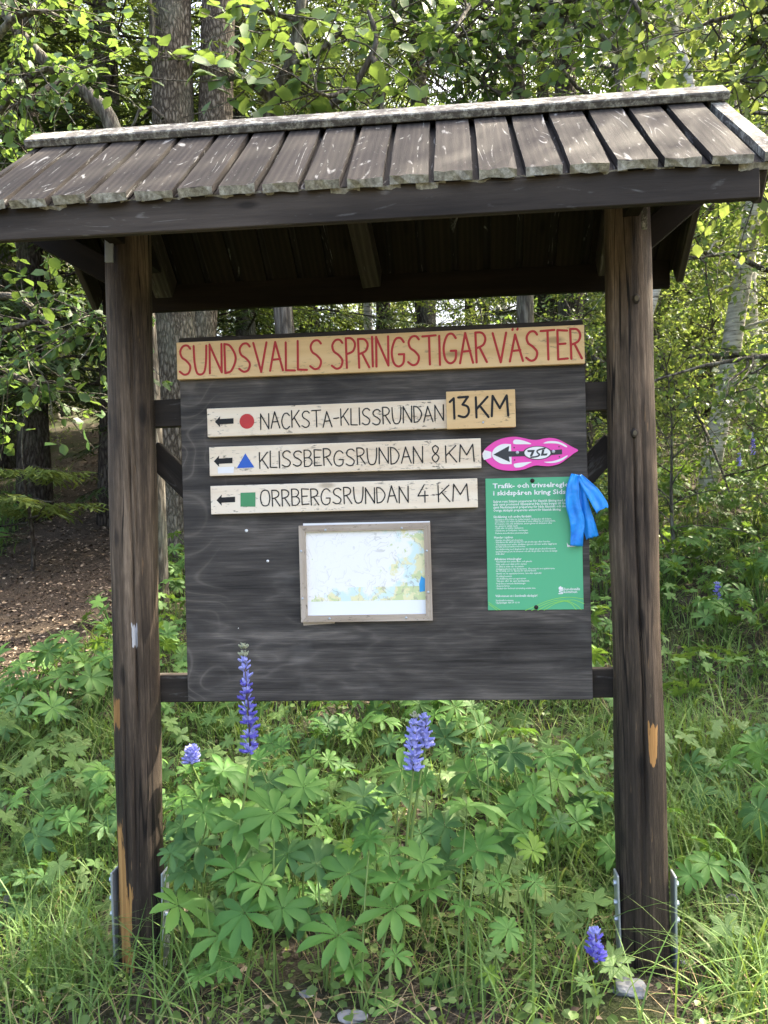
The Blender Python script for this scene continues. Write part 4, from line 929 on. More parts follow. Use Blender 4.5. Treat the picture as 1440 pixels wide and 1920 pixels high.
# leaning birch at the right
def leaning_birch():
    base = on_plane(1322, 925, 10.0); V, F = [], []
    pix = [(1318, 950), (1327, 900), (1343, 820), (1362, 720), (1376, 620), (1390, 530), (1402, 450), (1414, 380), (1428, 260), (1440, 120), (1450, -30)]
    pts = [on_plane(x, y, 10.0)-base for x, y in pix]; rad = list(np.linspace(0.125, 0.085, len(pts)))
    for k in range(6): pts.append(pts[-1]+np.array([0.10, 0.05, 1.0])); rad.append(rad[-1]*0.8)
    tube(V, F, pts, rad, 14)
    rng = np.random.default_rng(9); P, D = [], []
    for k in range(34):
        j = int(rng.integers(4, len(pts)-1)); az = k*2.4; L = rng.uniform(1.0, 2.3); br = wander(pts[j], (math.cos(az), math.sin(az), 0.35), L, 6, 0.14, rng, -0.06)
        tube(V, F, br, [0.022*(1-0.85*q/6) for q in range(7)], 5, False)
        for q in range(8):
            jj = int(rng.integers(1, 7)); tw = wander(br[jj], rng.normal(0, 1, 3)*np.array([1, 1, 0.5]), 0.6, 3, 0.2, rng, -0.1); tube(V, F, tw, [0.005, 0.004, 0.003, 0.002], 3, False)
            c = np.array(tw)[rng.integers(0, 4, 18)]; P.append(c+rng.normal(0, 0.11, (18, 3))); D.append(rng.normal(0, 1, (18, 3))+np.array([0, 0, -0.6]))
    P = np.concatenate(P); D = np.concatenate(D)
    cm = leaf_cloud('birch_crown', P, D, rng.normal(0, 0.6, P.shape)+np.array([0, 0, 1]), 0.065*rng.uniform(0.7, 1.2, len(P)), LEAF7, L_BIRCH)
    tm = py_mesh('birch_trunk', V, F, True); tm.materials.append(B_BIRCH)
    t = prop(empty('birch_tree', tuple(base)), 'leaning white birch with pale trunk on the slope right of the shelter', 'tree'); link('trunk', tm, t); link('crown', cm, t)
leaning_birch()
# near crooked alder at the left, broad leaves hanging beside the left post
def bough_tree(name, label, base, limbs, leaf, mat, seed, tmpl=LEAF7, twigs=7, per=9, bark=B_LIMB):
    """tree given by limb polylines of (px, py, Y, radius); leaves along the twigs"""
    V, F = [], []; rng = np.random.default_rng(seed); P, D = [], []; b = np.array(base)
    for L in limbs:
        q = [on_plane(px, py, Y)-b if px is not None else np.array([0, 0, -0.2]) for px, py, Y, r in L]; rr = [r for *_, r in L]
        C = cr([tuple(v) for v in q], 4); R = np.interp(np.linspace(0, 1, len(C)), np.linspace(0, 1, len(rr)), rr); tube(V, F, C, R, 9)
        if rr[-1] > 0.03: continue
        C = np.array(C)
        for k in range(int(twigs*len(L))):
            i = int(rng.integers(len(C)//3, len(C))); tw = wander(C[i], rng.normal(0, 1, 3)*np.array([1, 0.8, 0.55]), rng.uniform(0.35, 0.8), 4, 0.22, rng, -0.03); tube(V, F, tw, [0.006, 0.005, 0.004, 0.003, 0.002], 4, False)
            TW = np.array(tw); m = per; u = rng.uniform(0.6, 4, m); j = np.minimum(u.astype(int), 3); c = TW[j]+(TW[j+1]-TW[j])*(u-j)[:, None]
            P.append(c+rng.normal(0, 0.025, (m, 3))); D.append(rng.normal(0, 0.8, (m, 3))+(TW[4]-TW[0])[None]+np.array([0, 0, -0.25]))
    P = np.concatenate(P); D = np.concatenate(D)
    cm = leaf_cloud(name+'_crown', P, D, rng.normal(0, 0.45, P.shape)+np.array([0, -0.35, 1]), leaf*rng.uniform(0.55, 1.2, len(P)), tmpl, mat)
    tm = py_mesh(name+'_trunk', V, F, True); tm.materials.append(bark)
    t = prop(empty(name, tuple(base)), label, 'tree'); link('trunk', tm, t); link('crown', cm, t)
bough_tree('alder_tree', 'crooked alder with broad green leaves hanging left of the left post', at(-110, 5.6),
    [[(None, 0, 0, 0.10), (-95, 900, 5.6, 0.085), (-60, 640, 5.6, 0.07), (-40, 420, 5.6, 0.055), (-70, 120, 5.6, 0.045), (-60, -150, 5.6, 0.04)],
     [(-60, 640, 5.6, 0.03), (0, 690, 5.5, 0.022), (60, 720, 5.4, 0.02), (90, 735, 5.3, 0.012)], [(-50, 560, 5.6, 0.03), (40, 560, 5.3, 0.022), (120, 640, 5.2, 0.016), (150, 600, 5.2, 0.015), (190, 590, 5.2, 0.008)],
     [(-60, 300, 5.6, 0.03), (30, 170, 5.4, 0.02), (90, 130, 5.3, 0.02), (150, 150, 5.3, 0.01)], [(-60, 150, 5.6, 0.04), (20, 40, 5.4, 0.025), (90, 20, 5.4, 0.012)], [(-50, 420, 5.6, 0.04), (10, 330, 5.4, 0.02), (60, 300, 5.3, 0.01)],
     [(-60, 640, 5.6, 0.04), (10, 620, 5.0, 0.02), (70, 600, 4.9, 0.01)]], 0.080, L_ALDER, 31, twigs=5.5, per=10)
# leaning mossy stem crossing behind the ridge at the left
bough_tree('leaning_alder', 'leaning grey stem crossing above the left end of the ridge', at(292, 6.6),
    [[(None, 0, 0, 0.10), (285, 800, 6.6, 0.085), (258, 420, 6.6, 0.075), (212, 242, 6.6, 0.068), (178, 190, 6.6, 0.062), (120, 140, 6.6, 0.058), (75, 105, 6.6, 0.05), (20, 40, 6.6, 0.045), (-40, -60, 6.6, 0.04)],
     [(120, 140, 6.6, 0.035), (70, 180, 6.4, 0.02), (20, 200, 6.3, 0.01)], [(40, 60, 6.6, 0.03), (70, 0, 6.4, 0.02), (100, -60, 6.3, 0.01)]], 0.10, L_ALDER, 33, twigs=5, per=8)
# goat willow with large leaves just behind the roof
bough_tree('goat_willow', 'goat willow with large pale leaves spreading behind the middle of the ridge', at(560, 4.9),
    [[(None, 0, 0, 0.07), (540, 700, 4.9, 0.06), (505, 330, 4.9, 0.05), (512, 190, 4.9, 0.042), (545, 120, 4.9, 0.036), (560, 40, 4.9, 0.032), (575, -80, 4.9, 0.028)],
     [(512, 190, 4.9, 0.03), (460, 150, 4.8, 0.02), (425, 150, 4.7, 0.010)], [(540, 130, 4.9, 0.028), (600, 95, 4.8, 0.018), (640, 60, 4.7, 0.010)], [(505, 330, 4.9, 0.03), (600, 215, 4.9, 0.028), (660, 165, 4.9, 0.022), (705, 80, 4.9, 0.016), (690, 20, 4.9, 0.010)],
     [(660, 165, 4.9, 0.018), (620, 180, 4.7, 0.012), (590, 170, 4.6, 0.008)], [(700, 110, 4.9, 0.02), (720, 160, 4.8, 0.014), (712, 215, 4.8, 0.008)], [(560, 40, 4.9, 0.02), (500, 20, 4.8, 0.014), (455, 10, 4.8, 0.008)]], 0.115, leaf_mat('willow_leaf', (0.050, 0.100, 0.026), (0.090, 0.160, 0.044), (0.28, 0.40, 0.07), 0.30), 35, twigs=2.6, per=6)
# alder over the right half of the ridge and a bough at the right edge
bough_tree('broadleaf_tree', 'leafy tree with twisting twigs hanging over the right half of the ridge', at(1000, 6.3),
    [[(None, 0, 0, 0.075), (985, 600, 6.3, 0.065), (975, 200, 6.3, 0.055), (955, 50, 6.3, 0.05), (965, -120, 6.3, 0.045), (975, -300, 6.3, 0.04)]]+
    [[(970, 150-60*k, 6.3, 0.03), (970+dx*0.5, 60-40*k, 6.2+dy*0.5, 0.02), (970+dx, 60+sy, 6.2+dy, 0.010)] for k, (dx, sy, dy) in enumerate([(-170, 60, -0.6), (190, 40, -0.5), (-120, 0, -0.9), (120, 20, 0.4), (-230, -30, 0.2), (240, -20, -0.8)])]+
    [[(975, 150, 6.3, 0.02), (930, 120, 6.0, 0.014), (905, 150, 5.9, 0.010), (950, 185, 5.8, 0.007)], [(970, 60, 6.3, 0.03), (860, 20, 6.2, 0.02), (800, 60, 6.2, 0.01)], [(970, 20, 6.3, 0.03), (760, -20, 6.0, 0.02), (740, 50, 6.0, 0.01)], [(980, 20, 6.3, 0.03), (1150, -10, 6.0, 0.02), (1200, 70, 6.0, 0.01)]], 0.085, L_ALDER, 37, twigs=7, per=11)
bough_tree('hazel_tree', 'bright leafy tree whose boughs fill the right edge beside the roof', at(1500, 5.4),
    [[(None, 0, 0, 0.07), (1510, 700, 5.4, 0.06), (1520, 300, 5.4, 0.05), (1500, 0, 5.4, 0.04), (1480, -250, 5.4, 0.035)]]+
    [[(1510, y0, 5.4, 0.03), (1450, y0-40, 5.2, 0.02), (x1, y1, 5.0, 0.010)] for y0, x1, y1 in ((140, 1400, 60), (200, 1390, 150), (340, 1425, 290), (60, 1330, 40), (-20, 1420, -10))], 0.085, L_BIRCH, 39, twigs=6, per=10)
# thin pale stems behind the right part of the ridge
for (lab, pix, Y, r, sd) in (('thin pale stem leaning left behind the right end of the ridge', [(1300, 300), (1292, 150), (1278, 100), (1262, 40), (1240, -60)], 8.0, 0.045, 4), ('pale upright forked stem behind the ridge right of centre', [(1190, 300), (1207, 160), (1215, 105), (1224, 30), (1236, -60)], 8.4, 0.042, 6)):
    b = at(1186, Y); bough_tree('young_birch', lab, b, [[(None, 0, 0, r*1.4), (1190, 720, Y, r*1.2), (1190+0.2*(pix[0][0]-1190), 600, Y, r*1.1)]+[(x, y, Y, r*(1-0.08*i)) for i, (x, y) in enumerate(pix)], [(pix[3][0], pix[3][1], Y, 0.02), (pix[3][0]+60, pix[3][1]-50, Y-0.3, 0.008)], [(pix[3][0], pix[3][1], Y, 0.02), (pix[3][0]-60, pix[3][1]-30, Y-0.3, 0.008)]], 0.062, L_BIRCH, sd, twigs=6, per=9, bark=B_BIRCH)

# ---- spruces and broadleaf trees placed by their trunks
spots = [('spruce_tree', SPR[0], 215, 9.4, 1.0, 'dark spruce with drooping branches just left of the twin trunks'), ('spruce_tree', SPR[0], 590, 13.5, 0.9, 'dark spruce filling the gap behind the middle of the ridge'),
         ('spruce_tree', HIGH[0], 1085, 12.5, 1.05, 'spruce whose dark trunk shows just left of the right post'), ('spruce_tree', HIGH[0], 806, 15.0, 1.05, 'dark trunked spruce behind the ridge right of centre'),
         ('spruce_tree', SPR[2], 1335, 17.0, 1.2, 'light green spruce with hanging branches behind the top right corner'), ('spruce_tree', SPR[1], 40, 17.0, 1.1, 'dark spruce beyond the path at the far left'),
         ('spruce_tree', SPR[0], 70, 9.8, 1.0, 'dark spruce above the path at the upper left'), ('spruce_tree', SPR[0], -160, 14.0, 1.0, 'spruce at the left edge beyond the crooked alder'), ('spruce_tree', SPR[1], 470, 10.0, 0.9, 'dark spruce just right of the twin trunks'), ('spruce_tree', SPR[1], 1215, 21.0, 1.1, 'distant spruce behind the thin pale stems')]
for i, (nm, pr, px, d, sc, lab) in enumerate(spots): plant_tree(nm, pr, at(px, d), i*1.3, sc, lab, 'spruces behind the shelter')
spots = [(ALDER[0], 1560, 9.0, 1.0, 'tall alder right of the leaning birch'), (ALDER[1], 1180, 10.5, 0.95, 'leafy alder behind the right post'), (BIRCHT[0], 700, 18.0, 1.0, 'birch standing far behind the centre of the roof'),
         (BIRCHT[1], 470, 16.0, 1.0, 'leafy birch seen between the twin trunks and the willow'), (ALDER[1], 130, 19.0, 1.0, 'leafy alder beyond the bend of the path'), (BIRCHT[0], 1420, 13.0, 0.95, 'birch beyond the leaning birch')]
for i, (pr, px, d, sc, lab) in enumerate(spots): plant_tree('birch_tree' if pr in BIRCHT else 'alder_tree', pr, at(px, d), i*2.1+0.4, sc, lab, 'broadleaf trees behind the shelter')
# wood on the right that shades the shelter, and the wood beyond
rd = random.Random(21)
for (x, y, pr, sc) in ((7.0, 3.4, ALDER[0], 0.9), (7.4, 6.8, BIRCHT[1], 1.0), (6.2, 9.8, ALDER[1], 1.0), (9.6, 4.2, BIRCHT[0], 1.05), (9.2, 9.6, SPR[1], 1.1), (4.2, 6.2, ALDER[0], 1.05)):
    plant_tree('shade_tree', pr, (x, y, tz(x, y)), rd.uniform(0, 6), sc, 'tall tree outside the right edge that shades the shelter', 'trees shading the shelter')
far = []
for k in range(900):
    y = rd.uniform(17, 48); px = rd.uniform(-260, 1700); x, yy, z = at(px, y)
    if abs(x-float(path_x(y))) < 1.6 and y < 26: continue
    if any((x-a)**2+(yy-b)**2 < (2.1+0.015*y)**2 for a, b in far): continue
    far.append((x, yy))
    pr = rd.choice([SPR[0], SPR[1], HIGH[0], SPR[2], ALDER[0], ALDER[1], BIRCHT[0], BIRCHT[1], SPARSE])
    plant_tree('forest_tree', pr, (x, yy, z), rd.uniform(0, 6), rd.uniform(0.8, 1.15), 'distant %s in the wood %s' % ('spruce with short dark needles' if pr in SPR or pr in HIGH else ('pale-stemmed birch' if pr in BIRCHT or pr is SPARSE else 'leafy alder'), 'beyond the left post' if px < 330 else ('right of the right post' if px > 1180 else 'behind the roof and board')), 'distant trees of the wood')
    if len(far) >= 95: break
for (x, y) in ((-8, 9), (-7.2, 13), (-9.5, 6), (-11, 11), (-13, 8), (12, 7), (12, 13), (13.5, 10), (-6.2, 17), (10, 15)):
    plant_tree('forest_tree', rd.choice(ALDER+BIRCHT+SPR[:2]), (x, y, tz(x, y)), rd.uniform(0, 6), rd.uniform(0.85, 1.1), 'tree of the wood outside the %s edge of the view' % ('left' if x < 0 else 'right'), 'trees of the wood beside the view')
# shrubs
sh = [(1270, 7.2, 0.75, 'leafy shrub right of the right post'), (1500, 7.8, 1.0, 'leafy shrub right of the leaning birch'), (1190, 9.0, 1.0, 'sunlit shrub behind the right post'), (1640, 6.6, 0.95, 'leafy shrub just outside the right edge'),
      (1350, 11.5, 1.2, 'sunlit shrub on the slope beyond the leaning birch'), (1120, 10.0, 0.9, 'shrub in the gap between the board and the right post'), (-60, 12.0, 0.9, 'shrub beside the path at the left edge'),
      (330, 17.5, 1.0, 'sunlit shrub at the far bend of the path'), (420, 13.0, 1.0, 'sunlit shrub seen over the title sign'), (60, 15.0, 1.0, 'sunlit shrub left of the path'), (560, 10.5, 0.9, 'low shrub hidden mostly by the board'), (900, 12.0, 1.1, 'shrub seen above the board right of centre')]
for i, (px, d, sc, lab) in enumerate(sh): plant_tree('shrub', SHRUB[i % 3], at(px, d), i*1.7, sc, lab, 'shrubs on the slope', 'shrub', ('stem', 'foliage'))
for k in range(60):
    y = rd.uniform(13, 32); px = rd.uniform(-150, 1600); x, yy, z = at(px, y)
    if abs(x-float(path_x(y))) < 1.7: continue
    plant_tree('shrub', SHRUB[k % 3], (x, yy, z), rd.uniform(0, 6), rd.uniform(0.7, 1.2), 'distant undergrowth shrub %s' % ('beyond the path' if px < 330 else ('on the slope right of the right post' if px > 1180 else 'behind the board and roof')), 'distant undergrowth shrubs', 'shrub', ('stem', 'foliage'))
# small spruce sapling beside the path
plant_tree('spruce_sapling', spruce('sapling', 70, 1.55, 0.028, 0.75, 0.62, L_NEEDLE2, dens=2.2, dead=9), at(52, 7.6), 0.5, 1.0, 'small spruce sapling with bare lower stem beside the path', cat='sapling')
# ------------------------------------------------------------------ lupines
L_LUP = leaf_mat('lupine_leaf', (0.066, 0.165, 0.034), (0.118, 0.235, 0.050), (0.22, 0.40, 0.05), 0.24, 0.55, 0.25, island=False)
L_LUPY = leaf_mat('young_lupine_leaf', (0.14, 0.24, 0.03), (0.20, 0.32, 0.04), (0.36, 0.50, 0.05), 0.3, 0.5, 0.3, island=False)
L_LUPD = leaf_mat('blue_green_lupine_leaf', (0.045, 0.115, 0.034), (0.078, 0.165, 0.050), (0.15, 0.29, 0.05), 0.24, 0.55, 0.25, island=False)
L_STEM = plain('green_stem', (0.14, 0.21, 0.055), 0.55, 0.3, 0, 0.25, 20)
L_CRANE = leaf_mat('cranesbill_leaf', (0.070, 0.140, 0.036), (0.125, 0.205, 0.060), (0.26, 0.40, 0.07), 0.3, 0.55, 0.3, island=False)
def floret_mat():
    h = NT('lupine_petal'); r = h.n('ObjectInfo').outputs['Random']; n = h.noise(h.coords((1, 1, 1)), 90, 3)
    col = h.ramp(h.math('ADD', h.math('MULTIPLY', r, 0.6), h.math('MULTIPLY', n, 0.4)), [(0.2, (0.11, 0.085, 0.50)), (0.8, (0.26, 0.235, 0.74))])
    b = h.n('BsdfPrincipled', {'Base Color': col, 'Roughness': 0.6}); t = h.n('BsdfTranslucent', {'Color': (0.24, 0.20, 0.75, 1)})
    h.t.links.new(h.n('MixShader', {0: 0.3, 1: b.outputs[0], 2: t.outputs[0]}).outputs[0], h.out.inputs['Surface']); return h.m
M_PETAL = floret_mat()
M_PETALP = plain('pale_lupine_petal', (0.36, 0.37, 0.72), 0.6, 0.2, 0, 0.3); M_BUD = plain('lupine_bud', (0.36, 0.38, 0.26), 0.6, 0.2, 0, 0.3)
def palm_leaf(seed, n):
    """palmate leaf of n leaflets, radius 1, lying in x-y with its normal along z"""
    rd = random.Random(seed); V, F = [], []
    for k in range(n):
        a = 2*math.pi*k/n+rd.uniform(-0.12, 0.12); L = rd.uniform(0.82, 1.05)*(1.0-0.22*math.cos(a)); w = 0.165*L*rd.uniform(0.85, 1.15); rise = rd.uniform(0.02, 0.16); dr = rd.uniform(0.10, 0.42); fold = rd.uniform(0.15, 0.50)
        tw = rd.uniform(-0.25, 0.25); d = np.array([math.sin(a), math.cos(a), 0]); s = np.array([math.cos(a), -math.sin(a), 0]); b = len(V)
        def rib(t): return d*L*t*(1-0.10*dr*t*t)+np.array([0, 0, rise*math.sin(t*2.2)*L-dr*L*t**2.4*0.7])
        for t, ww in ((0.03, 0.02), (0.33, 0.72), (0.66, 1.0), (0.86, 0.62), (1.0, 0.0)):
            c = rib(t)
            if ww == 0: V.append(c); continue
            V.append(c); up = np.array([0, 0, fold*w*ww])
            V.append(c+s*w*ww+up+np.array([0, 0, tw*w*ww])); V.append(c-s*w*ww+up-np.array([0, 0, tw*w*ww]))
        for i in range(3):
            o = b+3*i; F += [(o, o+1, o+4, o+3), (o+2, o, o+3, o+5)]
        F += [(b+9, b+10, b+12), (b+11, b+9, b+12)]
    return py_mesh('leaf', V, F, True)
PALMS = []
for mt in (L_LUP, L_LUPD, L_LUPY):
    grp = []
    for i, n in enumerate((9, 10, 8, 9, 11)):
        me = palm_leaf(100+i, n); me.materials.append(mt); grp.append(me)
    PALMS.append(grp)
def lobed_leaf(seed, n=5):
    """cranesbill leaf: n broad toothed lobes"""
    rd = random.Random(seed); V, F = [(0, 0, 0)], []
    for k in range(n):
        a = math.radians(-128+256*k/(n-1))+rd.uniform(-0.06, 0.06); L = rd.uniform(0.85, 1.05); hw = math.radians(256/(n-1)*0.52)
        o = len(V); z = rd.uniform(-0.18, 0.05)
        for (da, r) in ((-0.98, 0.46), (-0.62, 0.80), (-0.42, 0.76), (-0.22, 0.97), (0.0, 1.04), (0.24, 0.95), (0.42, 0.75), (0.64, 0.80), (0.98, 0.46)):
            t = a+da*hw; V.append((L*r*math.sin(t), L*r*math.cos(t), z*r*r-0.10*abs(da)*r+0.05))
        F += [(0, o+j, o+j+1) for j in range(8)]
    me = py_mesh('leaf', V, F); me.materials.append(L_CRANE); return me
LOBED = [lobed_leaf(i, 5 if i % 2 else 7) for i in range(4)]
PALMS.append(LOBED+LOBED[:1])
def orient(nrm, spin):
    z = Vector(nrm).normalized(); x = Vector((0, 1, 0)).cross(z)
    if x.length < 1e-3: x = Vector((1, 0, 0))
    x.normalize(); y = z.cross(x); M = Matrix((x, y, z)).transposed(); return (M @ Matrix.Rotation(spin, 3, 'Z')).to_euler()
def petiole(V, F, b, p, r0=0.0042, r1=0.0022, bow=0.10):
    b, p = np.array(b, float), np.array(p, float); m = b*0.45+p*0.55; m[2] += bow*np.linalg.norm(p-b)*0.4; m[:2] = b[:2]*0.62+p[:2]*0.38
    C = cr([tuple(b), tuple(m), tuple(p)], 4); tube(V, F, C, np.linspace(r0, r1, len(C)), 5, False)
def lupine(base, leaves, label, group=None, name='lupine_plant', spikes=(), kinds=None, leafset=None, cat='lupine'):
    """leaves: (world point, radius, kind); spikes: (bottom, top) world points"""
    root = prop(empty(name, tuple(base)), label, cat, group); b = np.array(base); V, F = [], []; rd = random.Random(int(abs(base[0]*977+base[1]*331)))
    for (p, r, k) in leaves:
        p = np.array(p); lo = p-b; petiole(V, F, (rd.uniform(-0.03, 0.03), rd.uniform(-0.03, 0.03), -0.02), lo)
        view = EYE-p; view = view/np.linalg.norm(view)
        nrm = np.array([lo[0]*0.9, lo[1]*0.9-0.10, 0.80])+view*0.50+np.array([rd.gauss(0, 0.22), rd.gauss(0, 0.22), 0])
        src = leafset if leafset else PALMS[k]
        o = link('leaf', src[rd.randrange(len(src))], root, None, tuple(lo), orient(nrm, rd.uniform(0, 6.28))); o.scale = (r, r, r)
    for (s0, s1, pale) in spikes:
        s0, s1 = np.array(s0)-b, np.array(s1)-b; petiole(V, F, (0, 0, -0.02), s0, 0.0055, 0.0042, 0.02)
        V2, F2 = [], []; tube(V2, F2, [s0, s0*0.5+s1*0.5+np.array([0.004, 0, 0]), s1], [0.0040, 0.0032, 0.0014], 6)
        sp = link('flower_spike', py_mesh('flower_spike', V2, F2, True), root, M_RACH); L = np.linalg.norm(s1-s0); nw = max(5, int(L/0.0235)); ax = (s1-s0)/L
        for w in range(nw):
            t = w/nw; fl = 6 if t < 0.75 else 5
            for k in range(fl):
                an = 2*math.pi*(k+0.5*(w % 2))/fl+rd.uniform(-0.3, 0.3); sz = (0.032*(1-0.5*t**1.6))*rd.uniform(0.85, 1.1)
                if t < 0.75 and rd.random() < (0.28 if not pale else 0.1): continue
                out = Vector((math.cos(an), math.sin(an), 0.42+0.9*t*t)); c = s0+ax*L*(t+rd.uniform(-0.012, 0.012))
                me = FLORET[0] if t < 0.66 and not pale else (FLORET[1] if t < 0.84 else FLORET[2])
                c = c+np.array(out)*0.005; o = link('floret', me, sp, None, tuple(c), out.to_track_quat('Y', 'Z').to_euler()); o.scale = (sz, sz, sz)
    if V: link('stem', py_mesh('stem', V, F, True), root, L_STEM)
    return root
M_RACH = plain('flower_stalk', (0.10, 0.075, 0.075), 0.6)
def floret(mat):      # pea flower about one unit long along +y: folded banner, two wings
    V = [(0, 0.08, 0), (-0.30, 0.45, 0.42), (0.30, 0.45, 0.42), (0, 0.40, 0.30), (-0.22, 0.95, 0.62), (0.22, 0.95, 0.62), (0, 0.75, 0.72), (-0.26, 0.45, 0.0), (-0.24, 1.0, -0.05), (-0.02, 1.15, 0.06), (0.26, 0.45, 0.0), (0.24, 1.0, -0.05), (0.0, 0.5, 0.22), (0.0, 0.55, -0.18), (0, 0.98, -0.20)]
    F = [(0, 1, 3), (0, 3, 2), (1, 4, 6, 3), (3, 6, 5, 2), (0, 7, 8, 9), (0, 12, 9), (0, 9, 11, 10), (0, 13, 7), (0, 10, 13), (7, 13, 14, 8), (13, 10, 11, 14), (8, 14, 9), (9, 14, 11)]
    me = py_mesh('floret', V, F); me.materials.append(mat)
    if mat is M_PETAL:
        me.materials.append(M_PETALP)
        for i in (2, 3): me.polygons[i].material_index = 1
    return me
FLORET = [floret(M_PETAL), floret(M_PETALP), floret(M_BUD)]

# ---- foreground clump, leaf by leaf from the photograph: (px, py, radius px, kind); distance falls with height on the clump
def ZA(x, y, r, k=0): return (200+x/2.594, 1180+y/2.594, r/2.594, k)
def ZB(x, y, r, k=0): return (640+x/2.88, 1300+y/2.88, r/2.88, k)
FG = [ZA(565, 690, 118), ZA(735, 640, 62), ZA(360, 818, 76), ZA(470, 890, 112), ZA(530, 760, 70), ZA(643, 948, 132), ZA(815, 895, 132), ZA(957, 770, 112), ZA(1175, 870, 98), ZA(1187, 1060, 54, 2), ZA(450, 1045, 120, 1), ZA(630, 1170, 150),
      ZA(755, 1240, 112), ZA(1020, 1140, 130, 1), ZA(1178, 1190, 132), ZA(350, 1345, 150), ZA(672, 1380, 140), ZA(853, 1357, 112), ZA(555, 1490, 140), ZA(1128, 1490, 140), ZA(1195, 1648, 92), ZA(560, 1610, 84), ZA(385, 1180, 86, 1), ZA(1270, 1000, 74), ZA(790, 740, 100, 1), ZA(445, 1680, 66), ZA(360, 960, 90, 1), ZA(880, 1090, 110, 1), ZA(980, 1390, 90, 1), ZA(700, 1060, 100, 1), ZA(310, 1090, 70, 1),
      ZB(325, 415, 112), ZB(450, 468, 76), ZB(555, 320, 44), ZB(310, 550, 112, 1), ZB(680, 610, 152), ZB(955, 620, 112), ZB(1035, 548, 90), ZB(1115, 345, 92), ZB(155, 785, 82), ZB(262, 880, 92), ZB(440, 912, 112), ZB(738, 848, 132), ZB(1035, 850, 72, 2), ZB(305, 1020, 122), ZB(480, 1060, 122), ZB(280, 1165, 142), ZB(665, 1155, 102), ZB(855, 1030, 72), ZB(1045, 1020, 62), ZB(900, 1275, 82), ZB(292, 1415, 82), ZB(248, 1700, 92), ZB(620, 1700, 150, 1), ZB(810, 1510, 52, 2), ZB(980, 755, 82), ZB(1180, 700, 62, 1), ZB(915, 320, 98, 1), ZB(705, 300, 64, 1), ZB(790, 310, 66, 1), ZB(560, 720, 110, 1), ZB(170, 660, 100, 1), ZB(860, 800, 90, 1), ZB(560, 930, 100, 1), ZB(120, 560, 100, 1), ZB(60, 1480, 90), ZB(430, 760, 90, 1)]
STEMS = [(300, 1835), (372, 1800), (432, 1850), (505, 1845), (575, 1790), (622, 1870), (690, 1895), (752, 1830), (800, 1780), (868, 1880), (930, 1780), (985, 1740), (1040, 1760), (700, 1740), (450, 1740)]
roots = [on_ground(*s) for s in STEMS]; assign = [[] for _ in STEMS]
for (px, py, r, k) in FG:
    Y = float(np.interp(py, [1330, 1450, 1600, 1750, 1900], [3.10, 2.86, 2.70, 2.60, 2.53]))+random.uniform(-0.03, 0.03)
    if k == 1: Y += 0.10
    if px < 330: Y = min(Y, 2.70)
    p = on_plane(px, py, Y)
    best = min(range(len(roots)), key=lambda i: abs(roots[i][0]-p[0])*1.2+abs(roots[i][1]-Y)*0.8+0.02*len(assign[i])+(2 if roots[i][2] > p[2]-0.02 else 0))
    assign[best].append((p, 1.32*r/FOC*Y, k))
wher = ['with large leaves at the foot of the left post', 'right of the left post foot', 'carrying the tall violet flower spike before the board', 'with pale open leaves left of the clump centre', 'standing left of the centre of the clump', 'at the front centre of the clump', 'low at the front right of the centre', 'carrying the twin blue flower spikes', 'with a broad leaf right of the twin spikes', 'with a bluish rosette at the bottom edge', 'in the right part of the clump', 'at the right end of the clump', 'near the bare soil between clump and right post', 'in the middle of the clump', 'behind the tall violet spike']
for i, b in enumerate(roots):
    sp = []
    if i == 2: sp = [(on_plane(470, 1412, 2.74), on_plane(455, 1206, 2.74), False)]
    if i == 7: sp = [(on_plane(775, 1445, 2.80), on_plane(778, 1335, 2.80), True), (on_plane(797, 1402, 2.84), on_plane(796, 1340, 2.84), True)]
    if i == 14: sp = [(on_plane(358, 1432, 2.9), on_plane(361, 1404, 2.9), True)]
    if assign[i] or sp: lupine(b, assign[i], 'green lupine plant '+wher[i], 'lupines in front of the board', spikes=sp)
# low violet flower at the right post foot
b = on_ground(1118, 1830); lupine(b, [(on_plane(1150, 1812, 2.62), 0.05, 0)], 'low lupine with a violet flower head left of the right post foot', 'lupines in front of the board', spikes=[(on_plane(1118, 1800, 2.64), on_plane(1115, 1742, 2.64), False)], leafset=LOBED)
for i, (pts, lab) in enumerate((([(1115, 1692, 34), (1150, 1800, 40), (1070, 1745, 36), (1040, 1710, 32)], 'cranesbill with pale lobed leaves left of the right post shoe'), ([(1360, 1735, 34), (1330, 1765, 26)], 'cranesbill with lobed leaves in the grass right of the right post'), ([(930, 1790, 22), (918, 1830, 24), (1000, 1850, 20)], 'small cranesbill in front of the clump right of centre'),
        ([(1098, 1840, 20), (1112, 1870, 24)], 'small cranesbill by the flat grey stone'), ([(90, 1465, 34), (110, 1495, 30), (60, 1430, 26)], 'cranesbill with lobed leaves left of the left post'), ([(110, 1620, 26), (95, 1640, 22), (70, 1690, 24)], 'cranesbill in the grass below left of the left post'))):
    cx = sum(p[0] for p in pts)/len(pts); my = max(p[1] for p in pts); b = on_ground(cx, min(1915, my+55))
    lupine(b, [(on_plane(px, py, b[1]-0.02+0.03*j), r/FOC*b[1], 0) for j, (px, py, r) in enumerate(pts)], lab, name='cranesbill', leafset=LOBED, cat='plant')

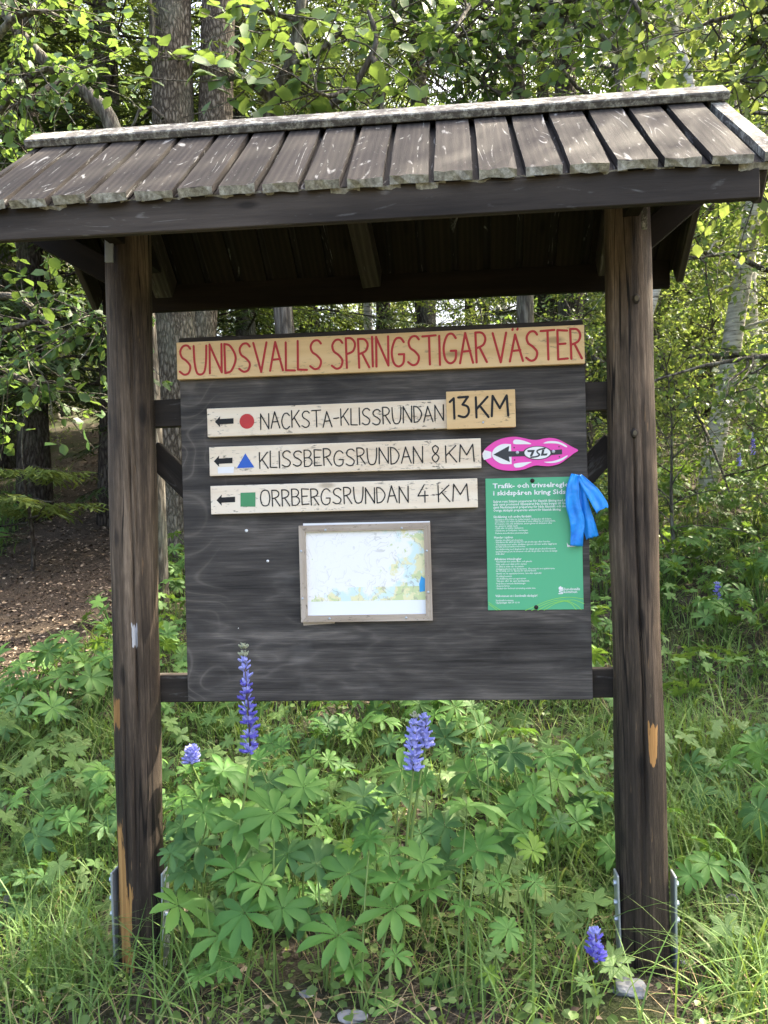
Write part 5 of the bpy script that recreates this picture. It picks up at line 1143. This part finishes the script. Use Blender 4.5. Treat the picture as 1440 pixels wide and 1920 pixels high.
# ---- lupines on the slope: a few kinds, copied
def slope_kind(seed, n, hmin, hmax, spread, kinds):
    rng = random.Random(seed); Vs, Fs = [], []; VV, FF = [], []; parts = []
    for k in range(n):
        a = k*2.4+rng.uniform(-0.4, 0.4); rr = spread*math.sqrt((k+0.6)/n); z = rng.uniform(hmin, hmax)*(1-0.25*rr/spread); p = (rr*math.cos(a), rr*math.sin(a), z)
        petiole(VV, FF, (0, 0, -0.05), p, 0.004, 0.0022); parts.append((p, rng.uniform(0.072, 0.115)*(0.62 if kinds[0] == 3 else 1.0), orient((p[0]*1.6+rng.gauss(0, 0.2), p[1]*1.6-0.15+rng.gauss(0, 0.2), 0.55), rng.uniform(0, 6)), rng.choice(kinds), rng.randrange(5)))
    st = py_mesh('stem', VV, FF, True); st.materials.append(L_STEM); return st, parts
KINDS = [slope_kind(200+i, n, a, b, s, kk) for i, (n, a, b, s, kk) in enumerate(((11, 0.15, 0.48, 0.26, (0, 0, 1)), (9, 0.12, 0.40, 0.24, (0, 1, 1)), (13, 0.18, 0.58, 0.30, (0, 1, 0)), (8, 0.08, 0.30, 0.20, (0, 0, 1)), (16, 0.08, 0.34, 0.24, (3,)), (13, 0.05, 0.24, 0.20, (3,))))]
def joined(kind):                                  # far plants: one mesh
    st, parts = kind; bm = bmesh.new(); bm.from_mesh(st)
    for (p, r, e, k, j) in parts:
        tmp = PALMS[k][j].copy(); tmp.transform(Matrix.Translation(p) @ e.to_matrix().to_4x4() @ Matrix.Scale(r, 4)); bm.from_mesh(tmp); bpy.data.meshes.remove(tmp)
    me = bm_mesh('lupine_plant', bm, True); me.materials.append(L_LUPI); return me
L_LUPI = leaf_mat('slope_lupine_leaf', (0.048, 0.122, 0.028), (0.105, 0.200, 0.046), (0.24, 0.39, 0.05), 0.28, 0.55, 0.25)
FARK = [joined(k) for k in KINDS]
rd = random.Random(5); placed = []; nnear = nfar = 0
for k in range(6000):
    y = 3.02+8.0*rd.random()**1.35; x = rd.uniform(-0.62*y-0.6, 0.52*y+0.7)
    if abs(x-float(path_x(y))) < float(path_half(y))+0.05 and y > 4.2: continue
    if y < 3.3 and (-0.95 < x < 0.45) is False and rd.random() < 0.5: continue
    if 0.30 < x < 2.6 and y < 5.0 and rd.random() < 0.82: continue           # trodden grass right of the shelter
    if any((x-a)**2+(y-b)**2 < (0.155+0.022*y)**2 for a, b in placed): continue
    if abs(x-XL) < 0.16 and abs(y-KY) < 0.2 or abs(x-XR) < 0.16 and abs(y-KY) < 0.2: continue
    z = tz(x, y); sc = rd.uniform(0.75, 1.15)*(0.85 if y < 3.4 else 1.0); kk = rd.choice((0, 1, 2, 3, 4, 5, 5, 4)); placed.append((x, y))
    if y < 4.6 and nnear < 90:
        t = empty('cranesbill' if kk > 3 else 'lupine_plant', (x, y, z), rd.uniform(-0.9, 0.9)); t.scale = (sc, sc, sc); st, parts = KINDS[kk]; link('stem', st, t); nnear += 1
        for (p, r, e, kd, j) in parts:
            o = link('leaf', PALMS[kd][j], t, None, p, e); o.scale = (r, r, r)
        prop(t, '%s %s, %s' % ('flowerless lupine' if kk < 4 else 'cranesbill with lobed leaves', 'left of the left post' if x < XL else ('right of the right post' if x > XR else 'behind the board'), 'in the nearest row' if y < 3.45 else ('in the middle row' if y < 4.0 else 'in the farther row')), 'lupine' if kk < 4 else 'plant', 'lupines just behind the shelter' if kk < 4 else 'cranesbills just behind the shelter')
    else:
        o = link('cranesbill' if kk > 3 else 'lupine_plant', FARK[kk], None, None, (x, y, z), (0, 0, rd.uniform(-3, 3))); o.scale = (sc, sc, sc); nfar += 1
        prop(o, '%s on the slope %s, %s' % ('small leafy lupine' if kk < 4 else 'lobed-leaved cranesbill', 'left of the left post' if x < XL*y/KY else ('right of the right post' if x > XR*y/KY else 'behind the board'), 'near its foot' if y < 5.5 else ('half way up' if y < 7.5 else 'high up')), 'lupine' if kk < 4 else 'plant', 'lupines on the slope' if kk < 4 else 'cranesbills on the slope')
    if len(placed) > 340: break
# far flower spikes
for (px, py, h, lab, pale) in ((1345, 1108, 36, 'short violet lupine spike on the slope right of the right post', False), (1412, 830, 46, 'tall violet lupine spike in the shade at the right edge', False), (1386, 862, 26, 'pale lupine spike beside the tall violet one at the right edge', True)):
    d = ray(px, py+h); g = on_ground(px, py+h+45); Y = g[1]; b = (g[0], Y, tz(g[0], Y)); s0 = on_plane(px, py+h/2, Y); s1 = on_plane(px, py-h/2, Y)
    lupine(b, [(np.array(b)+np.array([0.12*math.cos(a), 0.12*math.sin(a), 0.22]), 0.08, 0) for a in (0.5, 2.4, 4.2)], lab, 'flowering lupines on the slope', spikes=[(s0, s1, pale)])

# ------------------------------------------------------------------ grass, ground cover, litter, stones
def grass_mat(name, dark, light, trans):
    return leaf_mat(name, dark, light, trans, 0.32, 0.5, 0.3)
def blades(name, P, Ln, Wd, mat, rng, lean=0.5, seg=4):
    n = len(P); az = rng.uniform(0, 6.283, n); d = np.stack([np.cos(az), np.sin(az), np.zeros(n)], 1); side = np.stack([-np.sin(az), np.cos(az), np.zeros(n)], 1)
    ln = lean*rng.uniform(0.2, 1.6, n); V = np.zeros((n, 2*seg+1, 3)); ph = rng.uniform(-0.35, 0.35, n)
    for s in range(seg+1):
        t = s/seg; out = (ln*t**1.9)[:, None]*d*Ln[:, None]; up = (t*(1-0.30*np.minimum(ln, 1.6)*t**1.4)*Ln)[:, None]*np.array([0, 0, 1.0]); c = P+out+up+side*(ph*t*t*Ln)[:, None]*0.5
        w = (Wd*(1-t**2.2))[:, None]*side
        if s < seg: V[:, 2*s] = c-w; V[:, 2*s+1] = c+w
        else: V[:, 2*seg] = c
    o = (np.arange(n)*(2*seg+1))[:, None]; T = []
    for s in range(seg-1): T += [(2*s, 2*s+1, 2*s+3), (2*s, 2*s+3, 2*s+2)]
    T.append((2*seg-2, 2*seg-1, 2*seg)); F = (o[:, None, :]+np.array(T)[None]).reshape(-1, 3)
    me = np_mesh(name, V.reshape(-1, 3), F); me.materials.append(mat); return me
def scatter(n, y0, y1, rng, power=1.0, wide=0.8, path_free=True, clump=0.0):
    y = y0+(y1-y0)*rng.random(n)**power; x = rng.uniform(-1, 1, n)*(0.62*y+wide)-0.09*y
    if clump:
        f = np.sin(x*5.1+1.3*np.sin(y*3.7))*np.sin(y*6.3+1.1*np.sin(x*4.1)); k = rng.random(n) < np.clip(0.55+clump*f, 0.06, 1); x, y = x[k], y[k]
    if path_free:
        k = (np.abs(x-path_x(y)) > path_half(y)*rng.uniform(0.8, 1.15, len(x))) | (y < 4.4); x, y = x[k], y[k]
    k = (np.hypot(x-XL, y-KY) > 0.10) & (np.hypot(x-XR, y-KY) > 0.10); x, y = x[k], y[k]
    k = ~(((np.abs(x-XL*0.93) < 0.11) | (np.abs(x-XR*0.93) < 0.11)) & (y > 2.45) & (y < 2.86) & (rng.random(len(x)) < 0.8)); x, y = x[k], y[k]
    return np.stack([x, y, terrain(x, y)-0.01], 1)
rng = np.random.default_rng(3)
G1 = grass_mat('meadow_grass', (0.068, 0.145, 0.032), (0.165, 0.265, 0.072), (0.28, 0.40, 0.06))
G2 = grass_mat('pale_grass', (0.15, 0.22, 0.065), (0.28, 0.34, 0.13), (0.34, 0.42, 0.10))
G3 = plain('dry_straw', (0.30, 0.23, 0.125), 0.8, 0.2, 0, 0.35, 9)
P = scatter(30000, 1.6, 4.6, rng, 0.9, 0.5, clump=0.45); front = (np.abs(P[:, 0]+0.28) < 0.75) & (P[:, 1] < 3.1); keep = ~(front & (P[:, 1] < 2.9) & (rng.random(len(P)) < 0.6)); P, front = P[keep], front[keep]; tall = np.where(P[:, 1] < 2.66, 0.7, 1.0)*np.where(front, 0.6, 1.0)
o = link('grass', blades('grass', P, rng.uniform(0.06, 0.27, len(P))*tall, rng.uniform(0.0016, 0.0042, len(P)), G1, rng, 1.0)); prop(o, 'green meadow grass round the posts and plants', 'grass', kind='stuff')
P = scatter(26000, 4.4, 13, rng, 1.3, 0.5, clump=0.5); o = link('grass', blades('grass', P, rng.uniform(0.10, 0.36, len(P)), rng.uniform(0.002, 0.005, len(P)), G1, rng, 0.7, 3)); prop(o, 'green grass on the slope behind the shelter', 'grass', kind='stuff')
P = scatter(2000, 2.3, 5.0, rng, 1.0, 0.5, clump=0.5); P = P[~((np.abs(P[:, 0]+0.28) < 0.75) & (P[:, 1] < 2.9) & (rng.random(len(P)) < 0.7))]; o = link('tall_grass', blades('tall_grass', P, rng.uniform(0.18, 0.42, len(P)), rng.uniform(0.0022, 0.0050, len(P)), G2, rng, 1.15, 6)); prop(o, 'long pale grass blades arching over the lower plants', 'grass', kind='stuff')
# thick right-hand tuft and left-hand tuft
P = np.concatenate([np.stack([rng.normal(cx, sx, m), rng.normal(cy, 0.14, m), np.zeros(m)], 1) for cx, cy, sx, m in ((1.05, 3.6, 0.22, 420), (0.90, 2.72, 0.09, 120), (-1.45, 2.72, 0.09, 140), (-0.95, 2.62, 0.12, 130), (0.30, 3.5, 0.2, 260), (1.25, 4.4, 0.3, 420), (-1.75, 3.4, 0.25, 300), (0.15, 2.62, 0.16, 110))]); P[:, 2] = terrain(P[:, 0], P[:, 1])-0.01
P = P[(np.hypot(P[:, 0]-XL, P[:, 1]-KY) > 0.11) & (np.hypot(P[:, 0]-XR, P[:, 1]-KY) > 0.11)]
o = link('grass_tufts', blades('grass_tufts', P, rng.uniform(0.18, 0.42, len(P)), rng.uniform(0.0022, 0.0048, len(P)), G1, rng, 0.9, 6)); prop(o, 'taller tufts of green grass beside the posts', 'grass', kind='stuff')
P = scatter(9000, 1.6, 6.0, rng, 1.0, 0.5, clump=0.3); o = link('dry_grass', blades('dry_grass', P, rng.uniform(0.05, 0.20, len(P)), rng.uniform(0.0010, 0.0022, len(P)), G3, rng, 1.9, 3)); prop(o, 'dry straw lying between the grass', 'straw', kind='stuff')
# low herbs
P = scatter(42000, 1.6, 12, rng, 1.25, 0.6, clump=0.35); P[:, 2] += rng.uniform(0.015, 0.10, len(P)); bare = (np.abs(P[:, 0]-0.05) < 0.55) & (P[:, 1] < 2.58) & (rng.random(len(P)) < 0.35); P = P[~bare]
me = leaf_cloud('herbs', P, rng.normal(0, 1, P.shape)*np.array([1, 1, 0.3]), rng.normal(0, 0.35, P.shape)+np.array([0, -0.2, 1]), rng.uniform(0.016, 0.046, len(P)), LEAF7, leaf_mat('herb_leaf', (0.070, 0.130, 0.034), (0.155, 0.235, 0.066), (0.26, 0.38, 0.06), 0.3))
prop(link('ground_cover', me), 'low green herbs covering the ground', 'herbs', kind='stuff')
# brown litter on the path and the floor
n = 26000; y = 5.0+20*rng.random(n)**1.7; x = path_x(y)+rng.normal(0, 0.62, n)*path_half(y); P = np.stack([x, y, terrain(x, y)+0.012], 1)
n2 = 5000; y = 1.6+9*rng.random(n2); x = rng.uniform(-1, 1, n2)*(0.6*y+0.5); P = np.concatenate([P, np.stack([x, y, terrain(x, y)+0.006], 1)])
h = NT('dead_leaf'); LIT = h.done(h.ramp(h.n('NewGeometry').outputs['Random Per Island'], [(0.0, (0.030, 0.021, 0.015)), (0.5, (0.14, 0.098, 0.068)), (1.0, (0.42, 0.33, 0.24))]), 0.8, 0.2)
me = leaf_cloud('litter', P, rng.normal(0, 1, P.shape)*np.array([1, 1, 0.15]), rng.normal(0, 0.4, P.shape)+np.array([0, 0, 1]), rng.uniform(0.015, 0.05, len(P)), LEAF5, LIT)
prop(link('leaf_litter', me), 'brown dead leaves and bark chips strewn on the path', 'leaf litter', kind='stuff')
# stones
M_STONE = plain('grey_stone', (0.20, 0.205, 0.22), 0.85, 0.25, 0, 0.45, 14)
def stone(px, py, sx, sy, sz, lab, seed, mat=M_STONE):
    g = on_ground(px, py); r2 = random.Random(seed); bm = bmesh.new(); bmesh.ops.create_icosphere(bm, subdivisions=3, radius=1.0)
    for v in bm.verts:
        c = v.co; k = 1+0.16*math.sin(c.x*3.1+seed)*math.sin(c.y*2.7+1.3*seed)+0.10*math.sin(c.z*5+c.x*4+seed)+r2.uniform(-0.025, 0.025); v.co = Vector((c.x*sx*k, c.y*sy*k, max(-0.7, min(0.72, c.z))*sz*k))
    o = link('stone', bm_mesh('stone', bm, False), None, mat, (g[0], g[1], g[2]+sz*0.25), (0, 0, r2.uniform(-0.3, 0.3))); prop(o, lab, 'stone', 'stones in the grass')
stone(1180, 1858, 0.060, 0.045, 0.030, 'flat blue-grey stone at the foot of the right post', 1)
stone(1290, 1812, 0.026, 0.022, 0.018, 'small grey stone in the grass right of the right post', 2); stone(660, 1908, 0.045, 0.03, 0.012, 'flat grey stone in the bare soil at the bottom edge', 3); stone(575, 1870, 0.030, 0.026, 0.016, 'small grey stone left of the bare soil at the bottom', 4); stone(15, 1690, 0.030, 0.028, 0.02, 'small grey stone at the left edge', 5)
stone(1365, 1690, 0.040, 0.035, 0.022, 'pale green-grey stone in the grass near the right edge', 6)
